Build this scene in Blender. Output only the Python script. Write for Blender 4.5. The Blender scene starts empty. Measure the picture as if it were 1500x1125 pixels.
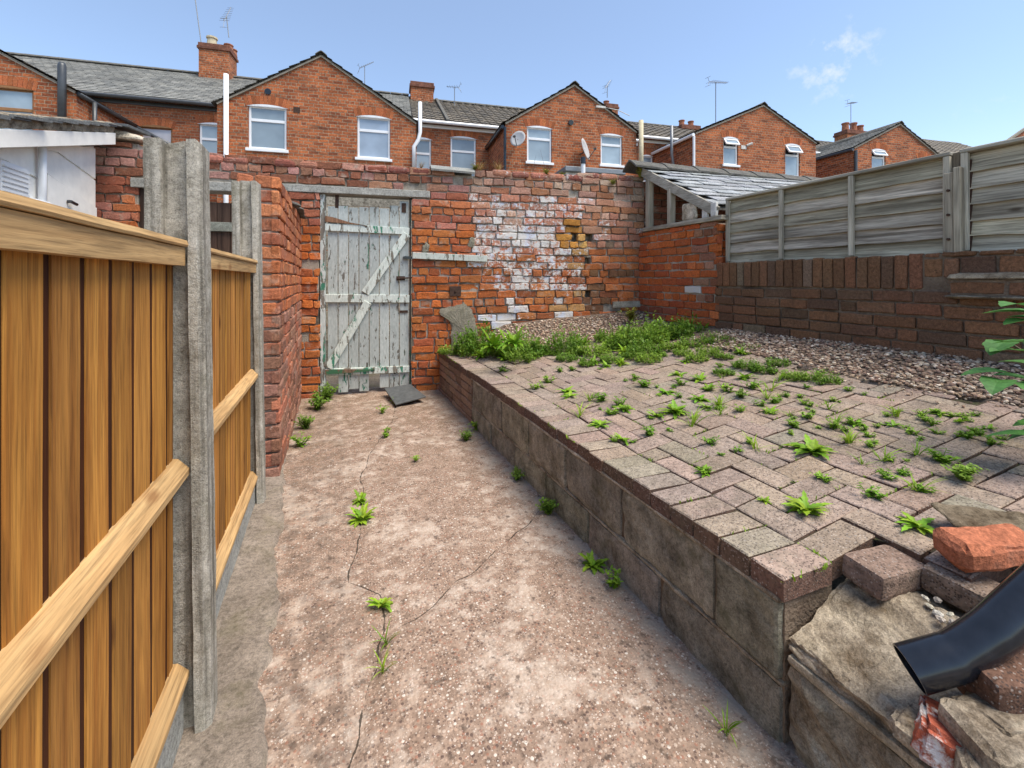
import bpy, math, random
import numpy as np
from mathutils import Vector, Matrix, noise
PI = math.pi
rad = math.radians
S = bpy.context.scene
COL = S.collection

# ------------------------------------------------------------------ camera
# world: path runs along +Y, camera stands at (0,0,1.2)
YAW = rad(21.95)
cam_d = bpy.data.cameras.new("camera")
cam_d.sensor_width = 36.0
cam_d.lens = 650.0 / 1500.0 * 36.0
cam_d.shift_y = -0.1017
cam_d.clip_start = 0.02
cam_d.clip_end = 2000
cam = bpy.data.objects.new("camera", cam_d)
cam.location = (0, 0, 1.2)
cam.rotation_euler = (PI / 2, 0, -YAW)
COL.objects.link(cam)
S.camera = cam

# ------------------------------------------------------------------ light
SUN_EL, SUN_AZ = rad(62), rad(138)      # azimuth clockwise from +Y
sun_d = bpy.data.lights.new("sun", 'SUN')
sun_d.energy = 1.5
sun_d.angle = rad(38)
sun_d.color = (1.0, 0.92, 0.80)
sun = bpy.data.objects.new("sun", sun_d)
sdir = Vector((math.sin(SUN_AZ) * math.cos(SUN_EL), math.cos(SUN_AZ) * math.cos(SUN_EL), math.sin(SUN_EL)))
sun.rotation_euler = sdir.to_track_quat('Z', 'Y').to_euler()
sun.location = (20, -10, 30)
COL.objects.link(sun)

W = bpy.data.worlds.new("World")
S.world = W
W.use_nodes = True
wn = W.node_tree
bg = wn.nodes["Background"]
sky = wn.nodes.new("ShaderNodeTexSky")
sky.sky_type = 'NISHITA'
sky.sun_disc = False
sky.sun_elevation = SUN_EL
sky.sun_rotation = SUN_AZ
sky.air_density = 1.0
sky.dust_density = 0.3
sky.ozone_density = 2.2
bg.inputs[1].default_value = 0.066
# one small cloud and faint haze wisps low on the right
def wnode(t): return wn.nodes.new(t)
def wmath(op, a, b=0.0):
    n = wnode("ShaderNodeMath"); n.operation = op
    for i, v in enumerate((a, b)):
        if isinstance(v, bpy.types.NodeSocket): wn.links.new(v, n.inputs[i])
        else: n.inputs[i].default_value = v
    return n.outputs[0]
tcn = wnode("ShaderNodeTexCoord")
def wramp(f, p0, p1, v=1.0):
    n = wnode("ShaderNodeValToRGB"); wn.links.new(f, n.inputs[0])
    n.color_ramp.elements[0].position = p0; n.color_ramp.elements[0].color = (0, 0, 0, 1)
    n.color_ramp.elements[1].position = p1; n.color_ramp.elements[1].color = (v, v, v, 1)
    return n.outputs[0]
def wnoise(scale, detail=7):
    n = wnode("ShaderNodeTexNoise"); wn.links.new(tcn.outputs['Generated'], n.inputs['Vector'])
    n.inputs['Scale'].default_value = scale; n.inputs['Detail'].default_value = detail; n.inputs['Roughness'].default_value = 0.62
    return n.outputs[0]
cloud = None
for (d, p0, amt) in (((0.785, 0.494, 0.370), 0.9997, 0.9), ((0.90, 0.33, 0.235), 0.9955, 0.35), ((0.80, 0.50, 0.22), 0.992, 0.22)):
    dv = Vector(d).normalized()
    n = wnode("ShaderNodeVectorMath"); n.operation = 'DOT_PRODUCT'
    wn.links.new(tcn.outputs['Generated'], n.inputs[0]); n.inputs[1].default_value = dv
    k = wmath('MULTIPLY', wramp(n.outputs['Value'], p0, 1.0), wramp(wnoise(26), 0.45, 0.72, amt))
    cloud = k if cloud is None else wmath('MAXIMUM', cloud, k)
sp_ = wnode("ShaderNodeSeparateXYZ"); wn.links.new(tcn.outputs['Generated'], sp_.inputs[0])
hz = wmath('MULTIPLY', wramp(wmath('ADD', wmath('MULTIPLY', sp_.outputs[2], -1.0), wmath('MULTIPLY', sp_.outputs[0], 0.28)), -0.45, 0.25, 0.55), wramp(wnoise(2.0, 4), 0.1, 0.8))
hz = wmath('ADD', hz, 0.13)
cloud = wmath('MAXIMUM', cloud, hz)
cm = wnode("ShaderNodeMix"); cm.data_type = 'RGBA'
cm.inputs[7].default_value = (3.6, 3.9, 4.2, 1)
wn.links.new(cloud, cm.inputs[0])
wn.links.new(sky.outputs[0], cm.inputs[6])
wn.links.new(cm.outputs[2], bg.inputs[0])

S.view_settings.view_transform = 'Standard'
S.view_settings.look = 'None'
S.view_settings.gamma = 1
S.view_settings.exposure = 1.9

# ------------------------------------------------------------------ frames
# row frame: the back wall and the terrace run along local x, turned 7.125 degrees
ROW = rad(-7.125)
cA, sA = math.cos(YAW), math.sin(YAW)
cT, sT = math.cos(ROW), math.sin(ROW)

def ray(u, v):
    xr = (u - 750) / 650.0
    return (xr * cA + sA, -xr * sA + cA, (410 - v) / 650.0)

def w2r(x, y):
    return (x * cT + y * sT, -x * sT + y * cT)

BASE = {}

def frame_matrix(fr):
    return Matrix.Rotation(ROW, 4, 'Z') if fr == 'r' else Matrix.Identity(4)

def props(o, label=None, cat=None, group=None, kind=None):
    if label: o['label'] = label
    if cat: o['category'] = cat
    if group: o['group'] = group
    if kind: o['kind'] = kind

def thing(name, label, cat, base=(0, 0, 0), frame='w', group=None):
    o = bpy.data.objects.new(name, None)
    o.empty_display_size = 0.1
    COL.objects.link(o)
    o.location = frame_matrix(frame) @ Vector(base)
    o.rotation_euler = (0, 0, ROW if frame == 'r' else 0)
    props(o, label, cat, group)
    BASE[o.name] = (tuple(base), frame)
    return o

class MB:
    """collects faces of ONE mesh"""
    def __init__(self):
        self.v = []; self.f = []; self.c = []; self.m = []; self.uv = []
    def add(self, vs, fs, col=(1, 1, 1, 1), m=0, uvs=None):
        n = len(self.v)
        self.v.extend([tuple(p) for p in vs])
        for k, f in enumerate(fs):
            self.f.append(tuple(n + i for i in f))
            self.c.append(col[k] if isinstance(col, list) else col)
            self.m.append(m)
            self.uv.append(uvs[k] if uvs else None)
    def box(self, lo, hi, col=(1, 1, 1, 1), m=0):
        x0, y0, z0 = lo; x1, y1, z1 = hi
        self.add([(x0,y0,z0),(x1,y0,z0),(x1,y1,z0),(x0,y1,z0),(x0,y0,z1),(x1,y0,z1),(x1,y1,z1),(x0,y1,z1)],
                 [(3,2,1,0),(4,5,6,7),(0,1,5,4),(1,2,6,5),(2,3,7,6),(3,0,4,7)], col, m)
    def beam(self, p0, p1, w, h, up=(0, 0, 1), col=(1, 1, 1, 1), m=0):
        p0 = Vector(p0); p1 = Vector(p1); d = (p1 - p0).normalized()
        s = d.cross(Vector(up)).normalized(); u = s.cross(d).normalized()
        s = s * w / 2; u = u * h / 2
        vs = [p0 - s - u, p0 + s - u, p0 + s + u, p0 - s + u, p1 - s - u, p1 + s - u, p1 + s + u, p1 - s + u]
        self.add(vs, [(3,2,1,0),(4,5,6,7),(0,1,5,4),(1,2,6,5),(2,3,7,6),(3,0,4,7)], col, m)
    def prism(self, poly, y0, y1, col=(1, 1, 1, 1), m=0, ax='y'):
        """poly of (a,b); extruded along axis"""
        def P(a, b, t):
            return (a, t, b) if ax == 'y' else ((t, a, b) if ax == 'x' else (a, b, t))
        n = len(poly)
        vs = [P(a, b, y0) for a, b in poly] + [P(a, b, y1) for a, b in poly]
        fs = [tuple(range(n)), tuple(range(2 * n - 1, n - 1, -1))] + [(i, i + n, (i + 1) % n + n, (i + 1) % n) for i in range(n)]
        self.add(vs, fs, col, m)
    def tube(self, pts, r, n=8, caps=True, col=(1, 1, 1, 1), m=0):
        pts = [Vector(p) for p in pts]
        rr = r if isinstance(r, (list, tuple)) else [r] * len(pts)
        vs = []; prev = None
        for i, p in enumerate(pts):
            d = (pts[min(i + 1, len(pts) - 1)] - pts[max(i - 1, 0)]).normalized()
            if prev is None:
                a = d.cross(Vector((0, 0, 1)))
                if a.length < 1e-3: a = d.cross(Vector((1, 0, 0)))
                a.normalize()
            else:
                a = (prev - d * prev.dot(d)).normalized()
            prev = a
            b = d.cross(a)
            for k in range(n):
                t = 2 * PI * k / n
                vs.append(p + (a * math.cos(t) + b * math.sin(t)) * rr[i])
        fs = []
        for i in range(len(pts) - 1):
            for k in range(n):
                k2 = (k + 1) % n
                fs.append((i*n + k, i*n + k2, (i+1)*n + k2, (i+1)*n + k))
        if caps:
            fs.append(tuple(range(n - 1, -1, -1)))
            fs.append(tuple((len(pts) - 1) * n + k for k in range(n)))
        self.add(vs, fs, col, m)
    def build(self, name, mats, parent=None, base=None, frame='w', bevel=0, smooth=False, seg=1, local=False):
        me = bpy.data.meshes.new(name)
        if parent is not None:
            base, frame = BASE[parent.name]
        elif base is None:
            base = (0, 0, 0)
        V = np.array(self.v, dtype=np.float64) - (0 if local else np.array(base))
        me.from_pydata(V.tolist(), [], self.f)
        if not isinstance(mats, (list, tuple)): mats = [mats]
        for x in mats: me.materials.append(x)
        cnt = [len(f) for f in self.f]
        if len(mats) > 1:
            me.polygons.foreach_set('material_index', self.m)
        ca = me.color_attributes.new('col', 'FLOAT_COLOR', 'CORNER')
        arr = np.repeat(np.array(self.c, dtype=np.float32), cnt, axis=0).ravel()
        ca.data.foreach_set('color', arr)
        if any(u is not None for u in self.uv):
            ul = me.uv_layers.new(name='UVMap')
            L = []
            for u, n in zip(self.uv, cnt):
                for k in range(n):
                    L.extend(u[k] if u else (0, 0))
            ul.data.foreach_set('uv', L)
        if smooth:
            me.polygons.foreach_set('use_smooth', [True] * len(self.f))
        me.update()
        o = bpy.data.objects.new(name, me)
        COL.objects.link(o)
        if parent is not None:
            o.parent = parent
        else:
            o.location = frame_matrix(frame) @ Vector(base)
            o.rotation_euler = (0, 0, ROW if frame == 'r' else 0)
        BASE[o.name] = (tuple(base), frame)
        if bevel:
            md = o.modifiers.new('bevel', 'BEVEL')
            md.width = bevel; md.segments = seg; md.limit_method = 'ANGLE'; md.angle_limit = rad(40)
        return o
    def single(self, name, mats, label, cat, base=(0, 0, 0), frame='w', group=None, **k):
        o = self.build(name, mats, None, base, frame, **k)
        props(o, label, cat, group)
        return o
    def struct(self, name, mats, kind='structure', **k):
        o = self.build(name, mats, None, **k)
        o['kind'] = kind
        return o

# ------------------------------------------------------------------ materials
class G:
    def __init__(self, name, rough=0.85, spec=0.3):
        self.m = bpy.data.materials.new(name)
        self.m.use_nodes = True
        self.nt = self.m.node_tree
        self.b = self.nt.nodes["Principled BSDF"]
        self.b.inputs['Roughness'].default_value = rough
        self.b.inputs['Specular IOR Level'].default_value = spec
        self._tc = None
    def node(self, t): return self.nt.nodes.new(t)
    def set(self, sock, val):
        if isinstance(val, bpy.types.NodeSocket): self.nt.links.new(val, sock)
        elif isinstance(val, tuple) and len(val) == 3 and sock.type == 'RGBA': sock.default_value = val + (1,)
        else: sock.default_value = val
    def tc(self, kind='Object'):
        if self._tc is None: self._tc = self.node('ShaderNodeTexCoord')
        return self._tc.outputs[kind]
    def mp(self, vec, scale=(1, 1, 1), rot=(0, 0, 0), loc=(0, 0, 0)):
        n = self.node('ShaderNodeMapping')
        self.set(n.inputs[0], vec)
        n.inputs['Scale'].default_value = scale; n.inputs['Rotation'].default_value = rot; n.inputs['Location'].default_value = loc
        return n.outputs[0]
    def noise(self, scale, detail=4, rough=0.55, dist=0, vec=None, col=False):
        n = self.node('ShaderNodeTexNoise')
        self.set(n.inputs['Vector'], vec if vec is not None else self.tc())
        n.inputs['Scale'].default_value = scale; n.inputs['Detail'].default_value = detail
        n.inputs['Roughness'].default_value = rough; n.inputs['Distortion'].default_value = dist
        return n.outputs[1 if col else 0]
    def vor(self, scale, vec=None, feature='F1', rnd=1.0):
        n = self.node('ShaderNodeTexVoronoi')
        n.feature = feature
        self.set(n.inputs['Vector'], vec if vec is not None else self.tc())
        n.inputs['Scale'].default_value = scale; n.inputs['Randomness'].default_value = rnd
        return n.outputs
    def ramp(self, fac, stops, interp='LINEAR'):
        n = self.node('ShaderNodeValToRGB')
        self.set(n.inputs[0], fac)
        r = n.color_ramp; r.interpolation = interp
        while len(r.elements) < len(stops): r.elements.new(0.5)
        for e, (p, c) in zip(r.elements, stops):
            e.position = p
            e.color = (c, c, c, 1) if not isinstance(c, tuple) else c + (1,)
        return n.outputs[0]
    def mix(self, f, a, b, mode='MIX'):
        n = self.node('ShaderNodeMix'); n.data_type = 'RGBA'; n.blend_type = mode
        self.set(n.inputs[0], f); self.set(n.inputs[6], a); self.set(n.inputs[7], b)
        return n.outputs[2]
    def math(self, op, a, b=0.0, clamp=False):
        n = self.node('ShaderNodeMath'); n.operation = op; n.use_clamp = clamp
        self.set(n.inputs[0], a); self.set(n.inputs[1], b)
        return n.outputs[0]
    def sep(self, vec):
        n = self.node('ShaderNodeSeparateXYZ'); self.set(n.inputs[0], vec); return n.outputs
    def attr(self, name='col'):
        n = self.node('ShaderNodeAttribute'); n.attribute_name = name; return n.outputs
    def rnd(self):
        return self.node('ShaderNodeObjectInfo').outputs['Random']
    def bump(self, h, strength=0.5, dist=0.01):
        n = self.node('ShaderNodeBump')
        n.inputs['Strength'].default_value = strength; n.inputs['Distance'].default_value = dist
        self.set(n.inputs['Height'], h)
        self.nt.links.new(n.outputs[0], self.b.inputs['Normal'])
    def color(self, c): self.set(self.b.inputs['Base Color'], c)
    def val(self, c, k):
        """scale a colour by a fac socket"""
        n = self.node('ShaderNodeVectorMath'); n.operation = 'SCALE'
        self.set(n.inputs[0], c); self.set(n.inputs['Scale'], k)
        return n.outputs[0]

def m_brick_geo(name, smear=0.3, soot=0.35, smearcol=(0.42, 0.36, 0.29)):
    g = G(name, 0.9, 0.2)
    a = g.attr()
    n1 = g.noise(55, 5, 0.65); n2 = g.noise(9, 4, 0.6); n3 = g.noise(2.2, 4, 0.6); n4 = g.noise(150, 3, 0.6)
    c = g.val(a[0], g.ramp(n1, [(0.25, 0.55), (0.7, 1.35)]))
    c = g.val(c, g.ramp(n4, [(0.3, 0.72), (0.7, 1.25)]))
    # lime mortar smeared across faces
    c = g.mix(g.math('MULTIPLY', g.ramp(n2, [(0.56, 0.0), (0.7, 1.0)]), smear), c, smearcol)
    # soot
    s = g.math('MULTIPLY', g.ramp(n3, [(0.5, 0.0), (0.72, 1.0)]), soot)
    c = g.mix(s, c, (0.05, 0.035, 0.03))
    # pits
    c = g.mix(g.ramp(g.noise(38, 3, 0.6), [(0.64, 0.0), (0.72, 0.7)]), c, (0.06, 0.035, 0.025))
    # flaking whitewash driven by the per-brick alpha
    pm = g.math('ADD', a[3], g.math('MULTIPLY', g.math('SUBTRACT', g.math('ADD', g.math('MULTIPLY', g.noise(26, 6, 0.75), 0.6), g.math('MULTIPLY', g.noise(5, 4, 0.6), 0.4)), 0.5), 2.6))
    pm = g.ramp(pm, [(0.43, 0.0), (0.62, 0.95)])
    wh = g.mix(g.ramp(g.noise(7, 3), [(0.52, 0.0), (0.62, 1.0)]), (0.66, 0.64, 0.60), (0.58, 0.62, 0.70))
    c = g.mix(pm, c, wh)
    g.color(c)
    h = g.math('ADD', g.math('MULTIPLY', n1, 0.7), g.math('MULTIPLY', n4, 0.35))
    h = g.math('ADD', h, g.math('MULTIPLY', pm, 0.15))
    g.bump(h, 0.75, 0.012)
    return g.m

def m_mortar(name, c0, c1):
    g = G(name, 0.95, 0.1)
    n = g.noise(14, 6, 0.65); n2 = g.noise(90, 3)
    c = g.mix(g.ramp(n, [(0.35, 0.0), (0.65, 1.0)]), c0, c1)
    c = g.mix(g.ramp(g.noise(3.1, 4), [(0.52, 0.0), (0.66, 0.8)]), c, (0.05, 0.04, 0.03))
    g.color(c); g.bump(g.math('ADD', n, n2), 0.9, 0.012)
    return g.m

def m_house_brick(name, c1, c2, mort, soot=0.3):
    g = G(name, 0.9, 0.2)
    uv = g.tc('UV')
    wob = g.noise(3.0, 2, 0.5, vec=uv, col=True)
    v2 = g.node('ShaderNodeVectorMath'); v2.operation = 'MULTIPLY_ADD'
    g.set(v2.inputs[0], wob); v2.inputs[1].default_value = (0.03, 0.03, 0); g.set(v2.inputs[2], uv)
    b = g.node('ShaderNodeTexBrick')
    g.set(b.inputs['Vector'], v2.outputs[0])
    b.inputs['Scale'].default_value = 1.0
    b.inputs['Brick Width'].default_value = 0.232; b.inputs['Row Height'].default_value = 0.08
    b.inputs['Mortar Size'].default_value = 0.0075; b.inputs['Mortar Smooth'].default_value = 0.25
    b.inputs['Bias'].default_value = 0.0
    b.inputs['Color1'].default_value = c1 + (1,); b.inputs['Color2'].default_value = c2 + (1,)
    b.inputs['Mortar'].default_value = mort + (1,)
    b.offset_frequency = 2; b.squash = 0.5; b.squash_frequency = 4
    n = g.noise(1.1, 5, 0.6); n2 = g.noise(22, 4, 0.6)
    c = g.val(b.outputs[0], g.ramp(n2, [(0.3, 0.6), (0.7, 1.35)]))
    c = g.val(c, g.ramp(n, [(0.3, 0.8), (0.7, 1.2)]))
    # damp / soot dark courses, pattern stretched along the courses
    st = g.noise(1.0, 5, 0.65, vec=g.mp(uv, (1.2, 6, 1)))
    c = g.mix(g.math('MULTIPLY', g.ramp(st, [(0.52, 0.0), (0.7, 1.0)]), soot), c, (0.06, 0.04, 0.03))
    g.color(c)
    h = g.math('SUBTRACT', g.math('MULTIPLY', n2, 0.5), b.outputs[1])
    g.bump(h, 0.8, 0.015)
    return g.m

def m_wood(name, c0, c1, dark, axis='z', knots=0.6, scale=1.0, rough=0.75, use_attr=False, weather=0.0):
    g = G(name, rough, 0.25)
    sc = {'x': (0.9, 22, 22), 'y': (22, 0.9, 22), 'z': (22, 22, 0.9)}[axis]
    sc = tuple(k * scale for k in sc)
    a = g.attr()
    off = g.node('ShaderNodeVectorMath'); off.operation = 'MULTIPLY_ADD'
    g.set(off.inputs[0], g.node('ShaderNodeCombineXYZ').outputs[0])
    # each board has its own grain: shift by attribute alpha
    cmb = g.node('ShaderNodeCombineXYZ')
    sh = g.math('MULTIPLY', a[3], 37.0)
    for i in range(3): g.set(cmb.inputs[i], sh)
    ad = g.node('ShaderNodeVectorMath'); ad.operation = 'ADD'
    g.set(ad.inputs[0], g.tc()); g.set(ad.inputs[1], cmb.outputs[0])
    vec = ad.outputs[0]
    gv = g.mp(vec, sc)
    gr = g.noise(1.0, 6, 0.62, 0.6, vec=gv)
    fine = g.noise(5.0, 4, 0.6, 0.2, vec=gv)
    big = g.noise(1.7, 3, 0.5, vec=vec)
    c = g.mix(g.ramp(gr, [(0.3, 0.0), (0.68, 1.0)]), c0, c1)
    c = g.val(c, g.ramp(fine, [(0.32, 0.62), (0.5, 1.0), (0.68, 1.2)]))
    c = g.val(c, g.ramp(big, [(0.3, 0.78), (0.7, 1.15)]))
    if weather:
        wv = g.noise(2.4, 5, 0.65, vec=g.mp(vec, tuple(k * 0.16 for k in sc)))
        c = g.mix(g.math('MULTIPLY', g.ramp(wv, [(0.5, 0.0), (0.7, 1.0)]), weather), c, dark)
    # knots
    ks = {'x': (4, 9, 9), 'y': (9, 4, 9), 'z': (9, 9, 4)}[axis]
    kv = g.vor(1.0, vec=g.mp(vec, ks))
    kd = g.math('ADD', kv[0], g.math('MULTIPLY', g.math('SUBTRACT', fine, 0.5), 0.12))
    km = g.ramp(kd, [(0.06, 1.0), (0.17, 0.0)])
    pick = g.math('GREATER_THAN', g.sep(kv[1])[0], 0.62)
    c = g.mix(g.math('MULTIPLY', g.math('MULTIPLY', km, pick), knots), c, dark)
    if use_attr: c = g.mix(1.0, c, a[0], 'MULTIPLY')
    g.color(c)
    g.bump(g.math('ADD', gr, g.math('MULTIPLY', fine, 0.6)), 0.4, 0.004)
    return g.m

def m_concrete(name, c0, c1, dark, moss=(0.10, 0.11, 0.05), mossamt=0.3, pit=0.5, scale=1.0, streak=0.0, use_attr=False):
    g = G(name, 0.92, 0.15)
    n = g.noise(6 * scale, 8, 0.72); n2 = g.noise(45 * scale, 8, 0.78); n3 = g.noise(160 * scale, 3, 0.7)
    c = g.mix(g.ramp(n, [(0.35, 0.0), (0.65, 1.0)]), c0, c1)
    c = g.val(c, g.ramp(n2, [(0.34, 0.5), (0.5, 0.95), (0.66, 1.4)]))
    c = g.val(c, g.ramp(n3, [(0.3, 0.72), (0.7, 1.25)]))
    c = g.mix(g.math('MULTIPLY', g.ramp(n2, [(0.56, 0.0), (0.66, 1.0)]), pit), c, dark)
    if streak:
        sv = g.noise(1.0, 5, 0.6, vec=g.mp(g.tc(), (30, 30, 1.2)))
        c = g.mix(g.math('MULTIPLY', g.ramp(sv, [(0.5, 0.0), (0.66, 1.0)]), streak), c, dark)
    c = g.mix(g.math('MULTIPLY', g.ramp(g.noise(4.3 * scale, 5, 0.7), [(0.52, 0.0), (0.68, 1.0)]), mossamt), c, moss)
    if use_attr: c = g.mix(1.0, c, g.attr()[0], 'MULTIPLY')
    g.color(c)
    g.bump(g.math('ADD', g.math('ADD', n, g.math('MULTIPLY', n2, 0.8)), g.math('MULTIPLY', n3, 0.4)), 0.9, 0.012)
    return g.m

def m_plain(name, c, rough=0.5, spec=0.4, metal=0, var=0.12, nscale=20, bump=0.1):
    g = G(name, rough, spec)
    g.b.inputs['Metallic'].default_value = metal
    n = g.noise(nscale, 5, 0.6)
    g.color(g.val(g.mix(0.0, c, c), g.ramp(n, [(0.3, 1 - var), (0.7, 1 + var)])))
    if bump: g.bump(n, bump, 0.004)
    return g.m

def m_slate(name, c0, c1, dark, w=0.25, h=0.2):
    g = G(name, 0.7, 0.35)
    uv = g.tc('UV')
    b = g.node('ShaderNodeTexBrick')
    g.set(b.inputs['Vector'], uv)
    b.inputs['Scale'].default_value = 1
    b.inputs['Brick Width'].default_value = w; b.inputs['Row Height'].default_value = h
    b.inputs['Mortar Size'].default_value = 0.008; b.inputs['Mortar Smooth'].default_value = 0.1
    b.inputs['Color1'].default_value = c0 + (1,); b.inputs['Color2'].default_value = c1 + (1,); b.inputs['Mortar'].default_value = dark + (1,)
    n = g.noise(2.0, 5, 0.65); n2 = g.noise(18, 4, 0.6)
    c = g.val(b.outputs[0], g.ramp(n, [(0.3, 0.6), (0.7, 1.3)]))
    c = g.val(c, g.ramp(n2, [(0.3, 0.7), (0.7, 1.3)]))
    g.color(c); g.bump(g.math('SUBTRACT', n2, b.outputs[1]), 0.6, 0.01)
    return g.m

def m_leaf(name, c0, c1, trans=0.3):
    g = G(name, 0.55, 0.35)
    a = g.attr()
    n = g.noise(60, 3)
    c = g.mix(g.rnd(), c0, c1)
    c = g.mix(1.0, c, a[0], 'MULTIPLY')
    c = g.val(c, g.ramp(n, [(0.3, 0.75), (0.7, 1.25)]))
    g.color(c)
    t = g.node('ShaderNodeBsdfTranslucent'); g.set(t.inputs[0], c)
    mx = g.node('ShaderNodeMixShader'); mx.inputs[0].default_value = trans
    out = [x for x in g.nt.nodes if x.type == 'OUTPUT_MATERIAL'][0]
    g.nt.links.new(g.b.outputs[0], mx.inputs[1]); g.nt.links.new(t.outputs[0], mx.inputs[2]); g.nt.links.new(mx.outputs[0], out.inputs[0])
    return g.m

def m_peel(name):
    g = G(name, 0.8, 0.25)
    v = g.mp(g.tc(), (9, 9, 2.2))
    n = g.noise(2.2, 6, 0.68, 0.3, vec=v)
    fine = g.noise(9, 4, 0.6, vec=v)
    gr = g.noise(1.0, 5, 0.6, vec=g.mp(g.tc(), (60, 60, 3)))
    wood = g.mix(g.ramp(gr, [(0.3, 0.0), (0.7, 1.0)]), (0.09, 0.08, 0.065), (0.27, 0.245, 0.205))
    white = g.mix(g.ramp(fine, [(0.3, 0.0), (0.7, 1.0)]), (0.42, 0.46, 0.43), (0.62, 0.66, 0.62))
    gm = g.ramp(g.noise(5.5, 5, 0.65, vec=g.mp(g.tc(), (1, 1, 0.8), loc=(3, 1, 5))), [(0.52, 0.0), (0.56, 1.0)])
    under = g.mix(gm, wood, (0.05, 0.20, 0.13))
    a = g.attr()
    k = g.math('ADD', g.math('MULTIPLY', g.math('SUBTRACT', n, 0.5), 1.6), a[3])
    pm = g.ramp(k, [(0.47, 0.0), (0.5, 1.0)])
    c = g.mix(pm, under, white)
    c = g.mix(g.ramp(g.noise(30, 4, 0.6, vec=g.mp(g.tc(), (1, 1, 0.5))), [(0.63, 0.0), (0.68, 0.8)]), c, (0.16, 0.14, 0.11))
    c = g.mix(1.0, c, a[0], 'MULTIPLY')
    g.color(c)
    g.bump(g.math('ADD', g.math('MULTIPLY', pm, 0.8), g.math('MULTIPLY', gr, 0.5)), 0.6, 0.004)
    return g.m

def m_paver():
    g = G('paver_concrete', 0.92, 0.15)
    a = g.attr()
    n = g.noise(9, 5, 0.6); n2 = g.noise(70, 4, 0.65); v = g.vor(170)
    c = g.val(a[0], g.ramp(n, [(0.3, 0.78), (0.7, 1.2)]))
    c = g.val(c, g.ramp(n2, [(0.3, 0.55), (0.5, 1.0), (0.7, 1.25)]))
    sp = g.sep(v[1])
    dk = g.math('MULTIPLY', g.math('GREATER_THAN', sp[0], 0.60), g.math('LESS_THAN', v[0], 0.42))
    lt = g.math('MULTIPLY', g.math('GREATER_THAN', sp[1], 0.82), g.math('LESS_THAN', v[0], 0.42))
    c = g.mix(g.math('MULTIPLY', dk, 0.75), c, (0.06, 0.045, 0.04))
    c = g.mix(g.math('MULTIPLY', lt, 0.3), c, (0.62, 0.56, 0.5))
    c = g.mix(g.ramp(g.noise(3.3, 5, 0.7), [(0.56, 0.0), (0.72, 0.45)]), c, (0.14, 0.13, 0.09))
    g.color(c)
    g.bump(g.math('ADD', n2, g.math('MULTIPLY', v[0], 0.5)), 0.6, 0.005)
    return g.m

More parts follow.
